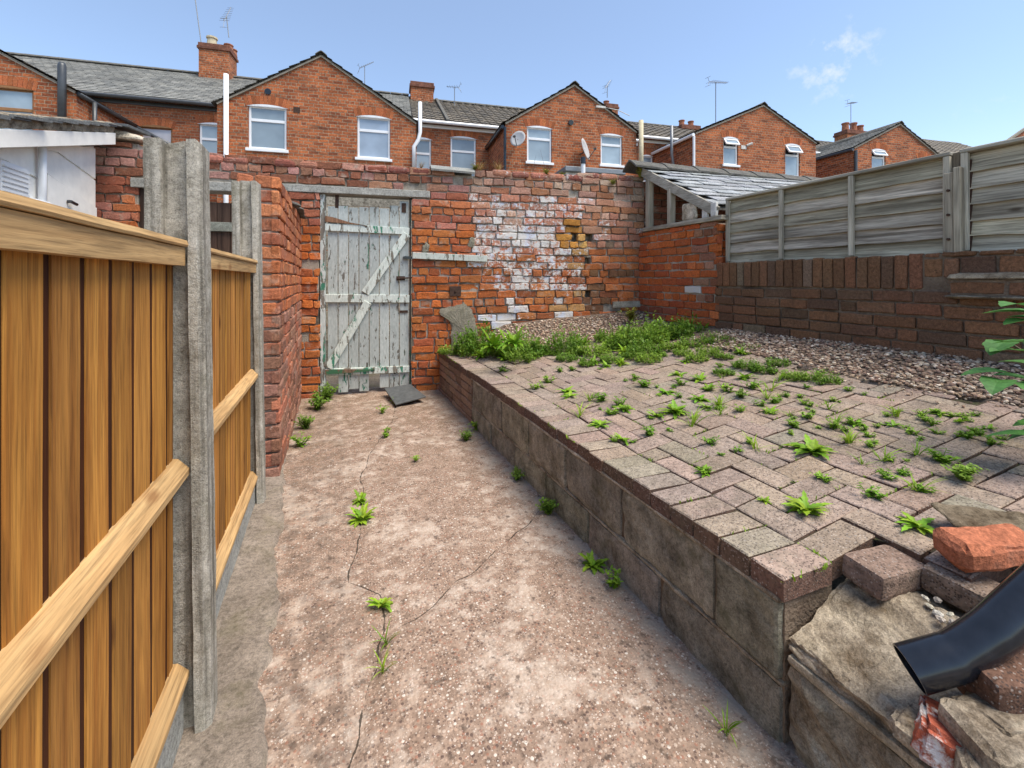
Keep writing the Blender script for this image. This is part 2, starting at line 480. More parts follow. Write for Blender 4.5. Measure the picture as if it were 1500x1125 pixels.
def m_path():
    g = G('worn_path_concrete', 0.92, 0.15)
    p = g.sep(g.tc())
    n = g.noise(2.6, 6, 0.62); nb = g.noise(11, 6, 0.68); n2 = g.noise(60, 4, 0.65)
    v = g.vor(95); v2 = g.vor(210)
    c = g.mix(g.ramp(nb, [(0.3, 0.0), (0.7, 1.0)]), (0.22, 0.15, 0.108), (0.355, 0.255, 0.19))
    c = g.val(c, g.ramp(n2, [(0.3, 0.72), (0.7, 1.25)]))
    # exposed aggregate: pale, brown and black stones
    s = g.sep(v[1]); d = g.math('LESS_THAN', g.math('ADD', v[0], g.math('MULTIPLY', s[2], 0.25)), 0.47)
    stone = g.ramp(s[0], [(0.0, (0.10, 0.065, 0.055)), (0.25, (0.30, 0.15, 0.10)), (0.5, (0.42, 0.29, 0.21)), (0.75, (0.50, 0.40, 0.32)), (0.93, (0.66, 0.60, 0.52))], 'CONSTANT')
    c = g.mix(g.math('MULTIPLY', d, 0.8), c, stone)
    s2 = g.sep(v2[1])
    d2 = g.math('MULTIPLY', g.math('LESS_THAN', v2[0], 0.42), g.math('GREATER_THAN', s2[1], 0.6))
    c = g.mix(g.math('MULTIPLY', d2, 0.55), c, g.ramp(s2[0], [(0.0, (0.09, 0.06, 0.05)), (0.45, (0.5, 0.38, 0.3)), (0.8, (0.75, 0.68, 0.6))], 'CONSTANT'))
    # laitance still left on top: pale patches
    pale = g.math('ADD', g.math('MULTIPLY', n, 0.75), g.math('MULTIPLY', g.math('SUBTRACT', nb, 0.5), 0.7))
    pm = g.ramp(pale, [(0.37, 0.0), (0.5, 0.6)])
    c = g.mix(pm, c, g.mix(g.ramp(g.noise(26, 4, 0.7), [(0.35, 0.0), (0.65, 1.0)]), (0.44, 0.34, 0.26), (0.66, 0.57, 0.48)))
    # lichen-dark crust towards the fence side, grey towards the wall
    lf = g.ramp(p[0], [(0.0, 0.65), (0.18, 0.0)])
    lm = g.math('MULTIPLY', lf, g.ramp(g.noise(13, 6, 0.72), [(0.46, 0.0), (0.6, 0.75)]))
    c = g.mix(lm, c, (0.10, 0.08, 0.065))
    rt = g.ramp(p[0], [(0.86, 0.0), (1.0, 1.0)])
    c = g.mix(g.math('MULTIPLY', rt, g.ramp(nb, [(0.4, 0.15), (0.62, 0.85)])), c, (0.24, 0.22, 0.19))
    # small dark spots
    c = g.mix(g.ramp(g.noise(24, 5, 0.65), [(0.58, 0.0), (0.66, 0.75)]), c, (0.09, 0.065, 0.05))
    # damp soil collected at the far end
    fe = g.math('MULTIPLY', g.ramp(g.math('DIVIDE', p[1], 5.0), [(0.42, 0.0), (0.8, 0.6)]), g.ramp(g.noise(7, 5, 0.7), [(0.45, 0.0), (0.6, 1.0)]))
    c = g.mix(fe, c, (0.16, 0.11, 0.07))
    # cracks
    wob = g.math('MULTIPLY', g.math('SUBTRACT', g.noise(50, 3), 0.5), 0.007)
    ck = None
    for nm in ('cracka', 'crackb', 'crackc'):
        at = g.sep(g.attr(nm)[1])
        wd = g.math('MULTIPLY', at[1], g.math('SUBTRACT', g.math('MULTIPLY', g.noise(13, 4, 0.7), 0.017), 0.0066))
        m1 = g.math('LESS_THAN', g.math('ABSOLUTE', g.math('ADD', at[0], wob)), wd)
        ck = m1 if ck is None else g.math('MAXIMUM', ck, m1)
    c = g.mix(g.math('MULTIPLY', ck, 0.9), c, (0.05, 0.04, 0.03))
    g.color(c)
    h = g.math('ADD', g.math('MULTIPLY', n2, 0.6), g.math('MULTIPLY', v[0], -0.5))
    h = g.math('ADD', h, g.math('MULTIPLY', pm, 0.5))
    h = g.math('SUBTRACT', h, g.math('MULTIPLY', ck, 2.0))
    g.bump(h, 0.75, 0.006)
    return g.m

M = {}
M['brick'] = m_brick_geo('weathered_red_brick', 0.55, 0.30)
M['brick_r'] = m_brick_geo('orange_return_brick', 0.14, 0.30)
M['brick_p'] = m_brick_geo('pier_red_brick', 0.5, 0.28, (0.46, 0.34, 0.26))
M['brick_d'] = m_brick_geo('dark_engineering_brick', 0.08, 0.25, (0.24, 0.18, 0.12))
M['mortar'] = m_mortar('old_lime_mortar', (0.30, 0.26, 0.21), (0.46, 0.41, 0.34))
def m_mortar_wash():
    g = G('whitewashed_mortar', 0.95, 0.1)
    n = g.noise(14, 6, 0.65); n2 = g.noise(90, 3)
    c = g.mix(g.ramp(n, [(0.35, 0.0), (0.65, 1.0)]), (0.27, 0.23, 0.18), (0.44, 0.39, 0.32))
    c = g.mix(g.ramp(g.noise(3.1, 4), [(0.5, 0.0), (0.64, 0.85)]), c, (0.05, 0.04, 0.03))
    p = g.sep(g.tc())
    dx = g.math('DIVIDE', g.math('SUBTRACT', p[0], 1.15), 0.85); dz = g.math('DIVIDE', g.math('SUBTRACT', p[2], 1.58), 0.85)
    d = g.math('ADD', g.math('MULTIPLY', dx, dx), g.math('MULTIPLY', dz, dz))
    w = g.math('SUBTRACT', g.math('ADD', 0.55, g.math('MULTIPLY', g.math('SUBTRACT', g.noise(12, 6, 0.75), 0.5), 2.0)), g.math('MULTIPLY', d, 0.22))
    c = g.mix(g.ramp(w, [(0.45, 0.0), (0.6, 0.9)]), c, (0.62, 0.60, 0.55))
    g.color(c); g.bump(g.math('ADD', n, n2), 0.9, 0.012)
    return g.m
M['mortar_w'] = m_mortar_wash()
M['mortar_d'] = m_mortar('dark_mortar', (0.15, 0.11, 0.08), (0.25, 0.19, 0.135))
M['mortar_p'] = m_mortar('pinkish_mortar', (0.32, 0.23, 0.17), (0.52, 0.42, 0.34))
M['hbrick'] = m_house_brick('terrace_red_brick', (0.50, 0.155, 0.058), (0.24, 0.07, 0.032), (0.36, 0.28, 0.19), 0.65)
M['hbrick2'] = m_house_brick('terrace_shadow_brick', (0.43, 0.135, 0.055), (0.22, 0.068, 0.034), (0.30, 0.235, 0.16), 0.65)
M['slate'] = m_slate('old_grey_slate', (0.31, 0.30, 0.265), (0.18, 0.18, 0.165), (0.05, 0.05, 0.045))
M['tile'] = m_slate('brown_grey_roof_tile', (0.21, 0.175, 0.13), (0.12, 0.105, 0.085), (0.02, 0.018, 0.016), 0.3, 0.33)
M['gold'] = m_wood('treated_pine_boards', (0.24, 0.085, 0.013), (0.55, 0.265, 0.055), (0.09, 0.026, 0.007), 'z', 0.9, 1.7, 0.7, True)
M['rail'] = m_wood('treated_pine_rail', (0.38, 0.22, 0.09), (0.58, 0.38, 0.175), (0.22, 0.10, 0.035), 'y', 0.75, 1.6, 0.75, True)
M['grey_wood'] = m_wood('silvered_fence_timber', (0.19, 0.16, 0.115), (0.66, 0.59, 0.46), (0.09, 0.068, 0.045), 'y', 0.95, 1.5, 0.9, True, 0.7)
M['grey_post'] = m_wood('silvered_post_timber', (0.27, 0.235, 0.18), (0.54, 0.49, 0.39), (0.07, 0.058, 0.045), 'z', 0.5, 1.0, 0.9, True, 0.4)
M['grey_beam'] = m_wood('silvered_beam_timber', (0.22, 0.20, 0.165), (0.44, 0.41, 0.345), (0.05, 0.042, 0.035), 'y', 0.3, 1.0, 0.9, True, 0.6)
M['brown_wood'] = m_wood('dark_stained_gate_boards', (0.045, 0.024, 0.016), (0.11, 0.065, 0.045), (0.02, 0.012, 0.01), 'z', 0.3, 1.0, 0.7, True)
M['peel'] = m_peel('peeling_white_paint')
M['cpost'] = m_concrete('cast_concrete_post', (0.33, 0.30, 0.24), (0.64, 0.60, 0.52), (0.08, 0.072, 0.055), (0.15, 0.145, 0.08), 0.35, 0.7, 2.2, 0.7)
M['gboard'] = m_concrete('gravel_board_concrete', (0.36, 0.36, 0.33), (0.52, 0.52, 0.48), (0.16, 0.15, 0.13), (0.2, 0.2, 0.14), 0.15, 0.4, 1.5)
M['lintel'] = m_concrete('lintel_concrete', (0.30, 0.29, 0.26), (0.44, 0.43, 0.39), (0.10, 0.095, 0.08), (0.2, 0.2, 0.12), 0.25, 0.5, 1.4)
M['block'] = m_concrete('mossy_concrete_block', (0.155, 0.138, 0.105), (0.45, 0.41, 0.325), (0.04, 0.034, 0.024), (0.085, 0.083, 0.035), 0.55, 0.85, 1.4, 0.1, True)
M['stone'] = m_concrete('rough_sandstone', (0.17, 0.13, 0.09), (0.60, 0.53, 0.43), (0.08, 0.06, 0.04), (0.14, 0.12, 0.06), 0.2, 0.75, 1.6, 0, True)
M['strip'] = m_concrete('path_edge_concrete', (0.22, 0.178, 0.138), (0.37, 0.305, 0.245), (0.10, 0.08, 0.06), (0.17, 0.15, 0.075), 0.35, 0.4, 1.3)
M['soil'] = m_concrete('soil_in_joints', (0.075, 0.06, 0.04), (0.13, 0.105, 0.07), (0.03, 0.025, 0.018), (0.06, 0.10, 0.02), 0.6, 0.4, 3.0)
M['ground'] = m_concrete('yard_ground', (0.17, 0.14, 0.11), (0.27, 0.23, 0.19), (0.08, 0.07, 0.055), (0.10, 0.12, 0.04), 0.4, 0.4, 1.0)
M['cement'] = m_concrete('grey_cement_patch', (0.22, 0.20, 0.15), (0.33, 0.30, 0.23), (0.12, 0.105, 0.08), (0.19, 0.18, 0.1), 0.4, 0.3, 2.0)
M['gravel'] = m_brick_geo('gravel_stone', 0.1, 0.1)
M['paver'] = m_paver()
M['path'] = m_path()
M['upvc'] = m_plain('white_upvc', (0.80, 0.81, 0.82), 0.35, 0.45, 0, 0.04, 6, 0)
M['white'] = m_plain('white_painted_timber', (0.90, 0.87, 0.80), 0.55, 0.3, 0, 0.07, 9, 0.12)
M['dirtywhite'] = m_plain('dirty_white_paint', (0.60, 0.58, 0.53), 0.7, 0.3, 0, 0.3, 14, 0.2)
M['timberframe'] = m_plain('brown_window_frame', (0.30, 0.15, 0.06), 0.5, 0.3, 0, 0.15, 12, 0.1)
M['black'] = m_plain('black_plastic', (0.011, 0.013, 0.018), 0.2, 0.6, 0, 0.3, 30, 0.05)
M['dkmetal'] = m_plain('dark_grey_metal', (0.07, 0.075, 0.08), 0.4, 0.5, 0.3, 0.15, 10, 0)
M['iron'] = m_plain('rusty_iron', (0.07, 0.04, 0.028), 0.8, 0.3, 0.2, 0.4, 40, 0.3)
M['aerial'] = m_plain('weathered_aluminium', (0.22, 0.23, 0.24), 0.5, 0.5, 0.5, 0.1, 20, 0)
M['dish'] = m_plain('grey_dish_paint', (0.42, 0.42, 0.42), 0.5, 0.4, 0, 0.1, 12, 0)
M['slateslab'] = m_plain('dark_slate', (0.085, 0.09, 0.09), 0.6, 0.4, 0, 0.3, 25, 0.3)
M['paleslate'] = m_concrete('weathered_pale_slate', (0.27, 0.28, 0.28), (0.42, 0.43, 0.43), (0.12, 0.12, 0.115), (0.22, 0.22, 0.17), 0.25, 0.35, 1.2, 0, True)
M['ridge'] = m_concrete('dark_ridge_tile', (0.10, 0.095, 0.085), (0.19, 0.18, 0.16), (0.04, 0.038, 0.034), (0.17, 0.16, 0.09), 0.4, 0.4, 1.8)
M['ridge_pale'] = m_concrete('pale_ridge_tile', (0.24, 0.24, 0.22), (0.36, 0.36, 0.33), (0.12, 0.12, 0.1), (0.25, 0.25, 0.18), 0.3, 0.4, 1.8)
M['verge'] = m_concrete('verge_mortar', (0.26, 0.23, 0.18), (0.38, 0.34, 0.28), (0.1, 0.09, 0.07), (0.2, 0.18, 0.1), 0.2, 0.3, 1.5)
M['sootbrick'] = m_plain('sooty_brick', (0.17, 0.075, 0.05), 0.9, 0.2, 0, 0.45, 9, 0.3)
M['pot'] = m_plain('terracotta_pot', (0.34, 0.14, 0.08), 0.85, 0.2, 0, 0.3, 14, 0.2)
M['creampot'] = m_plain('cream_clay_pot', (0.55, 0.48, 0.33), 0.8, 0.2, 0, 0.15, 14, 0.2)
M['weed'] = m_leaf('weed_leaf', (0.15, 0.31, 0.02), (0.27, 0.44, 0.04))
M['herb'] = m_leaf('herb_leaf', (0.14, 0.27, 0.035), (0.26, 0.40, 0.06), .4)
M['shrub'] = m_leaf('shrub_leaf', (0.10, 0.26, 0.06), (0.14, 0.34, 0.08))
M['dry'] = m_leaf('dry_grass', (0.30, 0.20, 0.09), (0.36, 0.27, 0.13), 0.2)
M['moss'] = m_leaf('wall_moss', (0.24, 0.26, 0.04), (0.30, 0.30, 0.06), 0.2)
M['twig'] = m_plain('bare_twig', (0.12, 0.09, 0.065), 0.9, 0.2, 0, 0.3, 30, 0)
def m_glass(name, base, rough=0.06):
    g = G(name, rough, 0.8)
    n = g.noise(1.3, 3)
    g.color(g.val(g.mix(0.0, base, base), g.math('MULTIPLY', g.ramp(n, [(0.3, 0.75), (0.7, 1.2)]), g.ramp(g.rnd(), [(0.0, 0.6), (1.0, 1.15)]))))
    g.b.inputs['Coat Weight'].default_value = 0.6
    g.b.inputs['Coat Roughness'].default_value = 0.03
    g.bump(g.noise(2.0, 2), 0.02, 0.01)
    return g.m
M['glass'] = m_glass('window_glass', (0.30, 0.37, 0.41))
M['glass_frost'] = m_glass('frosted_glass', (0.34, 0.42, 0.52), 0.35)
M['blind'] = m_glass('blind_behind_glass', (0.66, 0.64, 0.66), 0.2)

rng = random.Random(7)

# ------------------------------------------------------------------ brickwork
def brick(mb, fr, u0, u1, v0, v1, w, col, r, rough=0.004, back=0.045):
    L = u1 - u0
    nu = 4 if L > 0.15 else 3
    c = 0.006
    pts = []
    for i in range(nu): pts.append((u0 + c + (L - 2*c) * i / (nu - 1), v0))
    for i in range(2): pts.append((u1, v0 + c + (v1 - v0 - 2*c) * i))
    for i in range(nu): pts.append((u1 - c - (L - 2*c) * i / (nu - 1), v1))
    for i in range(2): pts.append((u0, v1 - c - (v1 - v0 - 2*c) * i))
    pts = [(a + r.uniform(-rough, rough), b + r.uniform(-rough, rough)) for a, b in pts]
    cu, cv = (u0 + u1) / 2, (v0 + v1) / 2
    n = len(pts)
    ins = 0.005
    vs = [fr(a, b, -back) for a, b in pts]
    vs += [fr(a, b, w - 0.006 + r.uniform(-0.002, 0.002)) for a, b in pts]
    tilt_u = r.uniform(-0.02, 0.02); tilt_v = r.uniform(-0.04, 0.04)
    for a, b in pts:
        aa = a + (ins if a < cu else -ins) * min(1, abs(a - cu) / (L / 2)); bb = b + (ins if b < cv else -ins)
        vs.append(fr(aa, bb, w + (aa - cu) * tilt_u + (bb - cv) * tilt_v + r.uniform(-0.0015, 0.0015)))
    vs.append(fr(cu, cv, w + r.uniform(-0.002, 0.003)))
    fs = []
    for k in range(2):
        for i in range(n):
            j = (i + 1) % n
            fs.append((k*n + i, k*n + j, (k+1)*n + j, (k+1)*n + i))
    for i in range(n):
        fs.append((2*n + i, 2*n + (i + 1) % n, 3*n))
    mb.add(vs, fs, col)

def coursed(mb, fr, u0, u1, z0, z1, colfn, r, bh=0.083, bl=0.235, j=0.012, openings=(), top=None, wj=0.005, rough=0.004, miss=0.0, header_every=4, wav=0.004, phase=0, left=None, right=None):
    k = 0; z = z0
    while z < z1 - 0.02:
        za, zb = z, min(z + bh - j, z1)
        zc = (za + zb) / 2
        hdr = header_every and (k + phase) % header_every == header_every - 1
        L = bl / 2 if hdr else bl
        ua, ub = u0, u1
        if left: ua = left(zc)
        if right: ub = right(zc)
        iv = [(ua, ub)]
        for (a, b, c, d) in openings:
            if zc > c and zc < d:
                nv = []
                for (p, q) in iv:
                    if b <= p or a >= q: nv.append((p, q))
                    else:
                        if a > p: nv.append((p, a))
                        if b < q: nv.append((b, q))
                iv = nv
        u = u0 - L * ((k % 2) * 0.5 + r.uniform(0, 0.12)) - bl
        while u < ub + bl:
            l = L * r.uniform(0.94, 1.06)
            if not hdr and r.random() < 0.08: l = bl / 2
            for (p, q) in iv:
                a, b = max(u, p), min(u + l - j, q)
                if b - a > 0.03:
                    uc = (a + b) / 2
                    if top and zc > top(uc): continue
                    if r.random() < miss: continue
                    dv = wav * math.sin(uc * 2.1 + k * 0.4) + r.uniform(-0.003, 0.003)
                    w = r.uniform(-wj, wj)
                    if r.random() < 0.06: w -= 0.010
                    brick(mb, fr, a, b, za + dv, zb + dv, w, colfn(uc, zc, r), r, rough)
            u += l
        z += bh; k += 1

def jit(c, r, k=0.25):
    f = 1 + r.uniform(-k, k)
    return (c[0] * f * (1 + r.uniform(-.03, .03)), c[1] * f * (1 + r.uniform(-.035, .035)), c[2] * f * (1 + r.uniform(-.05, .05)))

# ------------------------------------------------------------------ ground
g_ = MB()
g_.add([(-300, -300, -0.06), (300, -300, -0.06), (300, 400, -0.06), (-300, 400, -0.06)], [(0, 1, 2, 3)])
g_.struct('ground', M['ground'])

def jag(pl, r, step=0.06, amp=0.012):
    out = [pl[0]]
    for (a, b) in zip(pl[:-1], pl[1:]):
        d = math.dist(a, b); n = max(1, int(d / step))
        for i in range(1, n + 1):
            t = i / n
            j = amp if i < n else 0
            out.append((a[0] + (b[0] - a[0]) * t + r.uniform(-j, j), a[1] + (b[1] - a[1]) * t + r.uniform(-j, j)))
    return out
CR = [jag([(0.62, 4.6), (0.5, 4.05), (0.389, 3.666), (0.25, 3.25), (0.167, 2.936), (0.142, 2.491), (0.10, 2.1), (0.056, 1.889), (0.169, 1.76), (0.16, 1.569), (0.098, 1.386), (0.06, 1.22), (0.027, 1.10), (-0.02, 0.9), (0.0, 0.4)], rng),
      jag([(1.05, 2.14), (0.928, 2.029), (0.72, 1.9), (0.523, 1.745), (0.40, 1.68), (0.274, 1.588), (0.18, 1.56)], rng),
      jag([(-0.1, 3.42), (0.25, 3.5), (0.5, 3.55), (0.8, 3.72), (1.06, 3.62)], rng)]

def crack_val(pl, X, Y):
    """signed distance and taper for arrays"""
    best = np.full(X.shape, 1e9); sg = np.ones(X.shape); tp = np.zeros(X.shape)
    P = np.array(pl); seg = np.linalg.norm(P[1:] - P[:-1], axis=1); cum = np.concatenate([[0], np.cumsum(seg)]); tot = cum[-1]
    for i in range(len(P) - 1):
        a, b = P[i], P[i + 1]; d = b - a; l2 = (d ** 2).sum()
        tt = ((X - a[0]) * d[0] + (Y - a[1]) * d[1]) / l2
        t = np.clip(tt, 0, 1)
        qx, qy = a[0] + t * d[0], a[1] + t * d[1]
        ds = np.hypot(X - qx, Y - qy)
        cr_ = (X - a[0]) * d[1] - (Y - a[1]) * d[0]
        m = ds < best
        best = np.where(m, ds, best); sg = np.where(m, np.sign(cr_), sg)
        s_ = cum[i] + tt * seg[i]
        tp = np.where(m, np.clip(np.minimum(s_, tot - s_) / 0.12 - 0.15, 0, 1), tp)
    return best * sg, tp

def path_z(x, y):
    v = Vector((x * 2.2, y * 2.2, 0.3))
    return noise.fractal(v, 0.9, 2.0, 3) * 0.007 + noise.noise(Vector((x * 14, y * 14, 1.3))) * 0.0022

xs = np.arange(-0.16, 1.13, 0.0125)
ys = np.concatenate([np.arange(-1.5, 0.8, 0.06), np.arange(0.8, 2.6, 0.0125), np.arange(2.6, 5.2, 0.025)])
XX, YY = np.meshgrid(xs, ys)
# left border of the path wanders a little and closes on the brick wall
def border_x(y): return max(-0.168 - 0.07 * (y - 1.25), -0.315)
for j, y in enumerate(ys):
    for i in range(24):
        XX[j, i] += (border_x(y) + 0.16) * (1 - i / 24)
def border_n(y): return noise.noise(Vector((0, y * 3, 5))) * 0.035 + noise.noise(Vector((0, y * 11, 8))) * 0.022 + noise.noise(Vector((0, y * 31, 3))) * 0.01
bord = np.array([border_n(y) for y in ys])
XX[:, 0] += bord; XX[:, 1] += bord * 0.7; XX[:, 2] += bord * 0.4
pv = []
cvs = [crack_val(p, XX, YY) for p in CR]
for j in range(len(ys)):
    for i in range(len(xs)):
        x, y = XX[j, i], YY[j, i]
        z = path_z(x, y)
        for (d, t) in cvs:
            dd = abs(d[j, i])
            if dd < 0.03: z -= 0.007 * t[j, i] * (1 - dd / 0.03)
        pv.append((x, y, z))
nx = len(xs)
pf = [(j*nx + i, j*nx + i + 1, (j+1)*nx + i + 1, (j+1)*nx + i) for j in range(len(ys) - 1) for i in range(nx - 1)]
pm_ = MB(); pm_.add(pv, pf)
path = pm_.struct('path', M['path'], smooth=True)
for nm, (d, t) in zip(('cracka', 'crackb', 'crackc'), cvs):
    at = path.data.attributes.new(nm, 'FLOAT_VECTOR', 'POINT')
    arr = np.stack([d.ravel(), t.ravel(), np.zeros(d.size)], 1).astype(np.float32)
    at.data.foreach_set('vector', arr.ravel())

# concrete haunch along the fence
hb = MB(); hv = []; hx = np.linspace(-0.62, -0.135, 20); hy = np.concatenate([np.arange(-1.5, 0.8, 0.1), np.arange(0.8, 5.2, 0.03)])
for y in hy:
    for i, x in enumerate(hx):
        xx = -0.62 + (border_x(y) + border_n(y) + 0.025 + 0.62) * i / (len(hx) - 1)
        z = 0.012 + noise.fractal(Vector((xx * 4, y * 4, 9)), 0.9, 2, 3) * 0.012 + max(0, -0.22 - xx) * 0.08
        if i == len(hx) - 1: z = -0.02
        hv.append((xx, y, z))
n_ = len(hx)
hb.add(hv, [(j*n_ + i, j*n_ + i + 1, (j+1)*n_ + i + 1, (j+1)*n_ + i) for j in range(len(hy) - 1) for i in range(n_ - 1)])
hb.struct('path_edge', M['strip'], smooth=True)

# ------------------------------------------------------------------ patio
def zp(x, y):
    z = 0.435 + 0.115 * max(0.0, x - 1.27)
    z += noise.noise(Vector((x * 1.6, y * 1.6, 2))) * 0.012
    return z

def front_limit(x):      # nearest paved y for a given x
    if x < 1.475: return 0.795
    if x < 1.53: return 0.685
    return 0.60 - 1.0 * (x - 1.53)

def gravel_edge_x(y):    # right border of paving
    return 2.93 + 0.05 * math.sin(y * 3.0) - max(0, y - 2.3) * 0.05
PAV = [(0.305, 0.234, 0.18), (0.32, 0.245, 0.19), (0.29, 0.222, 0.172), (0.31, 0.24, 0.186), (0.32, 0.238, 0.18)]
def paver(mb, x0, x1, y0, y1, r, zoff=0.0, tilt=0.0032, h=0.06, col=None, gap=0.0034):
    x0 += gap; y0 += gap; x1 -= gap; y1 -= gap
    c = col or jit(r.choice(PAV), r, 0.09)
    if col is None and r.random() < 0.06: c = jit((0.275, 0.23, 0.178), r, 0.1)
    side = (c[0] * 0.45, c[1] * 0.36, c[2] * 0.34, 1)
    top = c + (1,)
    dz = r.uniform(-0.003, 0.003) + zoff
    tx, ty = r.uniform(-tilt, tilt), r.uniform(-tilt, tilt)
    b = 0.004
    if col is None: RECTS.append((x0, x1, y0, y1))
    vs = []
    co = [(x0, y0), (x1, y0), (x1, y1), (x0, y1)]
    cx, cy = (x0 + x1) / 2, (y0 + y1) / 2
    zc = [zp(x, y) + dz + (tx if x > cx else -tx) + (ty if y > cy else -ty) for x, y in co]
    for (x, y), z in zip(co, zc): vs.append((x, y, z - h))
    for (x, y), z in zip(co, zc): vs.append((x + r.uniform(-.001, .001), y + r.uniform(-.001, .001), z - b))
    for (x, y), z in zip(co, zc): vs.append((x + (b if x < cx else -b), y + (b if y < cy else -b), z))
    fs = []; cl = []
    for k in range(2):
        for i in range(4):
            j = (i + 1) % 4
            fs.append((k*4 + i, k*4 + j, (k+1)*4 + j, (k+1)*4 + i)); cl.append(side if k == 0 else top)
    fs.append((8, 9, 10, 11)); cl.append(top)
    mb.add(vs, fs, cl)

pr = random.Random(11)
pb = MB()
RECTS = []
y = 0.788
while y < 4.78:     # header course on the retaining wall
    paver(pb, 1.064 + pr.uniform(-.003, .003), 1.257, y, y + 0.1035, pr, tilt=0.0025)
    y += 0.1035
U = 0.1035
for i in range(0, 18):
    for j in range(-6, 40):
        k = (i - j) % 4
        x0 = 1.26 + i * U; y0 = 0.80 + j * U
        if k == 0: x1, y1 = x0 + 2 * U, y0 + U
        elif k == 3: x1, y1 = x0 + U, y0 + 2 * U
        else: continue
        xc, yc = (x0 + x1) / 2, (y0 + y1) / 2
        if xc > gravel_edge_x(yc) or yc > 4.45: continue
        if y0 < front_limit(xc) - 0.03: continue
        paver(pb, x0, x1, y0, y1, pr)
# left half pavers that fill the notches along the header course
for j in range(-2, 40):
    if (0 - j) % 4 == 1:
        y0 = 0.80 + j * U
        if y0 > 0.75 and y0 < 4.4: paver(pb, 1.26, 1.26 + U, y0, y0 + U, pr)
pb.struct('patio', M['paver'])
sb = MB(); sv = []
sxs = np.linspace(1.10, 3.6, 40); sys_ = np.linspace(0.2, 5.0, 60)
for y in sys_:
    for x in sxs: sv.append((x, max(y, front_limit(x) + (0.03 if x < 1.27 else 0.06)), zp(x, y) - 0.011))
sb.add(sv, [(j*40 + i, j*40 + i + 1, (j+1)*40 + i + 1, (j+1)*40 + i) for j in range(59) for i in range(39)])
sb.struct('soil', M['soil'])

# gravel banked against the walls
def gravel_h(x, y):
    """height of gravel surface"""
    ex = gravel_edge_x(y)
    t = (x - ex) / max(0.05, 3.5 - ex)
    zr = -1
    if t > -0.05: zr = zp(x, y) + 0.01 + max(0, t) * 0.03
    yb = 4.80 - 0.125 * (x - 0.4) + 0.06      # back wall foot
    yf = 4.02 + 0.12 * math.sin(x * 2.2)
    t2 = (y - yf) / (yb - yf)
    zb = -1
    if t2 > -0.05:
        zb = zp(x, y) - 0.005 + max(0, t2) * (0.20 - 0.05 * max(0, x - 2.2)) * min(1, max(0.1, (x - 1.3) / 0.5))
    return max(zr, zb)
ico = []
ph = (1 + 5 ** .5) / 2
for a in (-1, 1):
    for b in (-ph, ph): ico += [(0, a, b), (a, b, 0), (b, 0, a)]
ico = [Vector(v).normalized() for v in ico]
icf = []
for i in range(12):
    for j in range(i + 1, 12):
        for k in range(j + 1, 12):
            if all((ico[p] - ico[q]).length < 1.1 for p, q in ((i, j), (j, k), (i, k))): icf.append((i, j, k))
GC = [(0.36, 0.25, 0.17), (0.26, 0.16, 0.11), (0.50, 0.39, 0.28), (0.17, 0.12, 0.09), (0.40, 0.28, 0.19), (0.60, 0.50, 0.39), (0.30, 0.2, 0.14)]
def pebble(mb, x, y, z, s, r, cols=GC, flat=0.6):
    rot = Matrix.Rotation(r.uniform(0, 6.28), 3, 'Z') @ Matrix.Rotation(r.uniform(-.5, .5), 3, 'X')
    sx, sy, sz = s * r.uniform(.7, 1.3), s * r.uniform(.6, 1.0), s * r.uniform(.4, .7) * flat / 0.6
    vs = []
    for v in ico:
        k = r.uniform(.85, 1.12)
        p = rot @ Vector((v.x * sx * k, v.y * sy * k, v.z * sz * k))
        vs.append((x + p.x, y + p.y, z + p.z))
    mb.add(vs, icf, jit(r.choice(cols), r, 0.25) + (0,))
gb = MB(); gr = random.Random(5)
cnt = 0
while cnt < 8500:
    if gr.random() < 0.52: x, y = gr.uniform(2.8, 3.52), gr.uniform(0.7, 3.2)
    else: x, y = gr.uniform(1.2, 3.5), gr.uniform(3.95, 4.75)
    if y > 4.72 - 0.125 * (x - 1.3): continue
    h = gravel_h(x, y)
    if h < 0: continue
    pebble(gb, x, y, h + gr.uniform(-.004, .008), gr.uniform(0.008, 0.017), gr); cnt += 1
for _ in range(260):   # strays on the paving edge
    y = gr.uniform(0.8, 3.6); x = gravel_edge_x(y) - abs(gr.gauss(0, 0.12))
    pebble(gb, x, y, zp(x, y) + 0.004, gr.uniform(0.005, 0.011), gr)
gvx = np.linspace(1.1, 3.56, 50); gvy = np.linspace(0.3, 4.95, 90)
gs = []
for y in gvy:
    for x in gvx:
        h = gravel_h(x, y)
        gs.append((x, y, h - 0.006 if h > 0 else zp(x, y) - 0.05))
gok = [gravel_h(p[0], p[1]) > 0 for p in gs]
gb.add(gs, [(j*50 + i, j*50 + i + 1, (j+1)*50 + i + 1, (j+1)*50 + i) for j in range(89) for i in range(49) if gok[j*50+i] or gok[j*50+i+1] or gok[(j+1)*50+i]], (0.16, 0.12, 0.09, 0))
gb.struct('gravel', M['gravel'], kind='stuff')

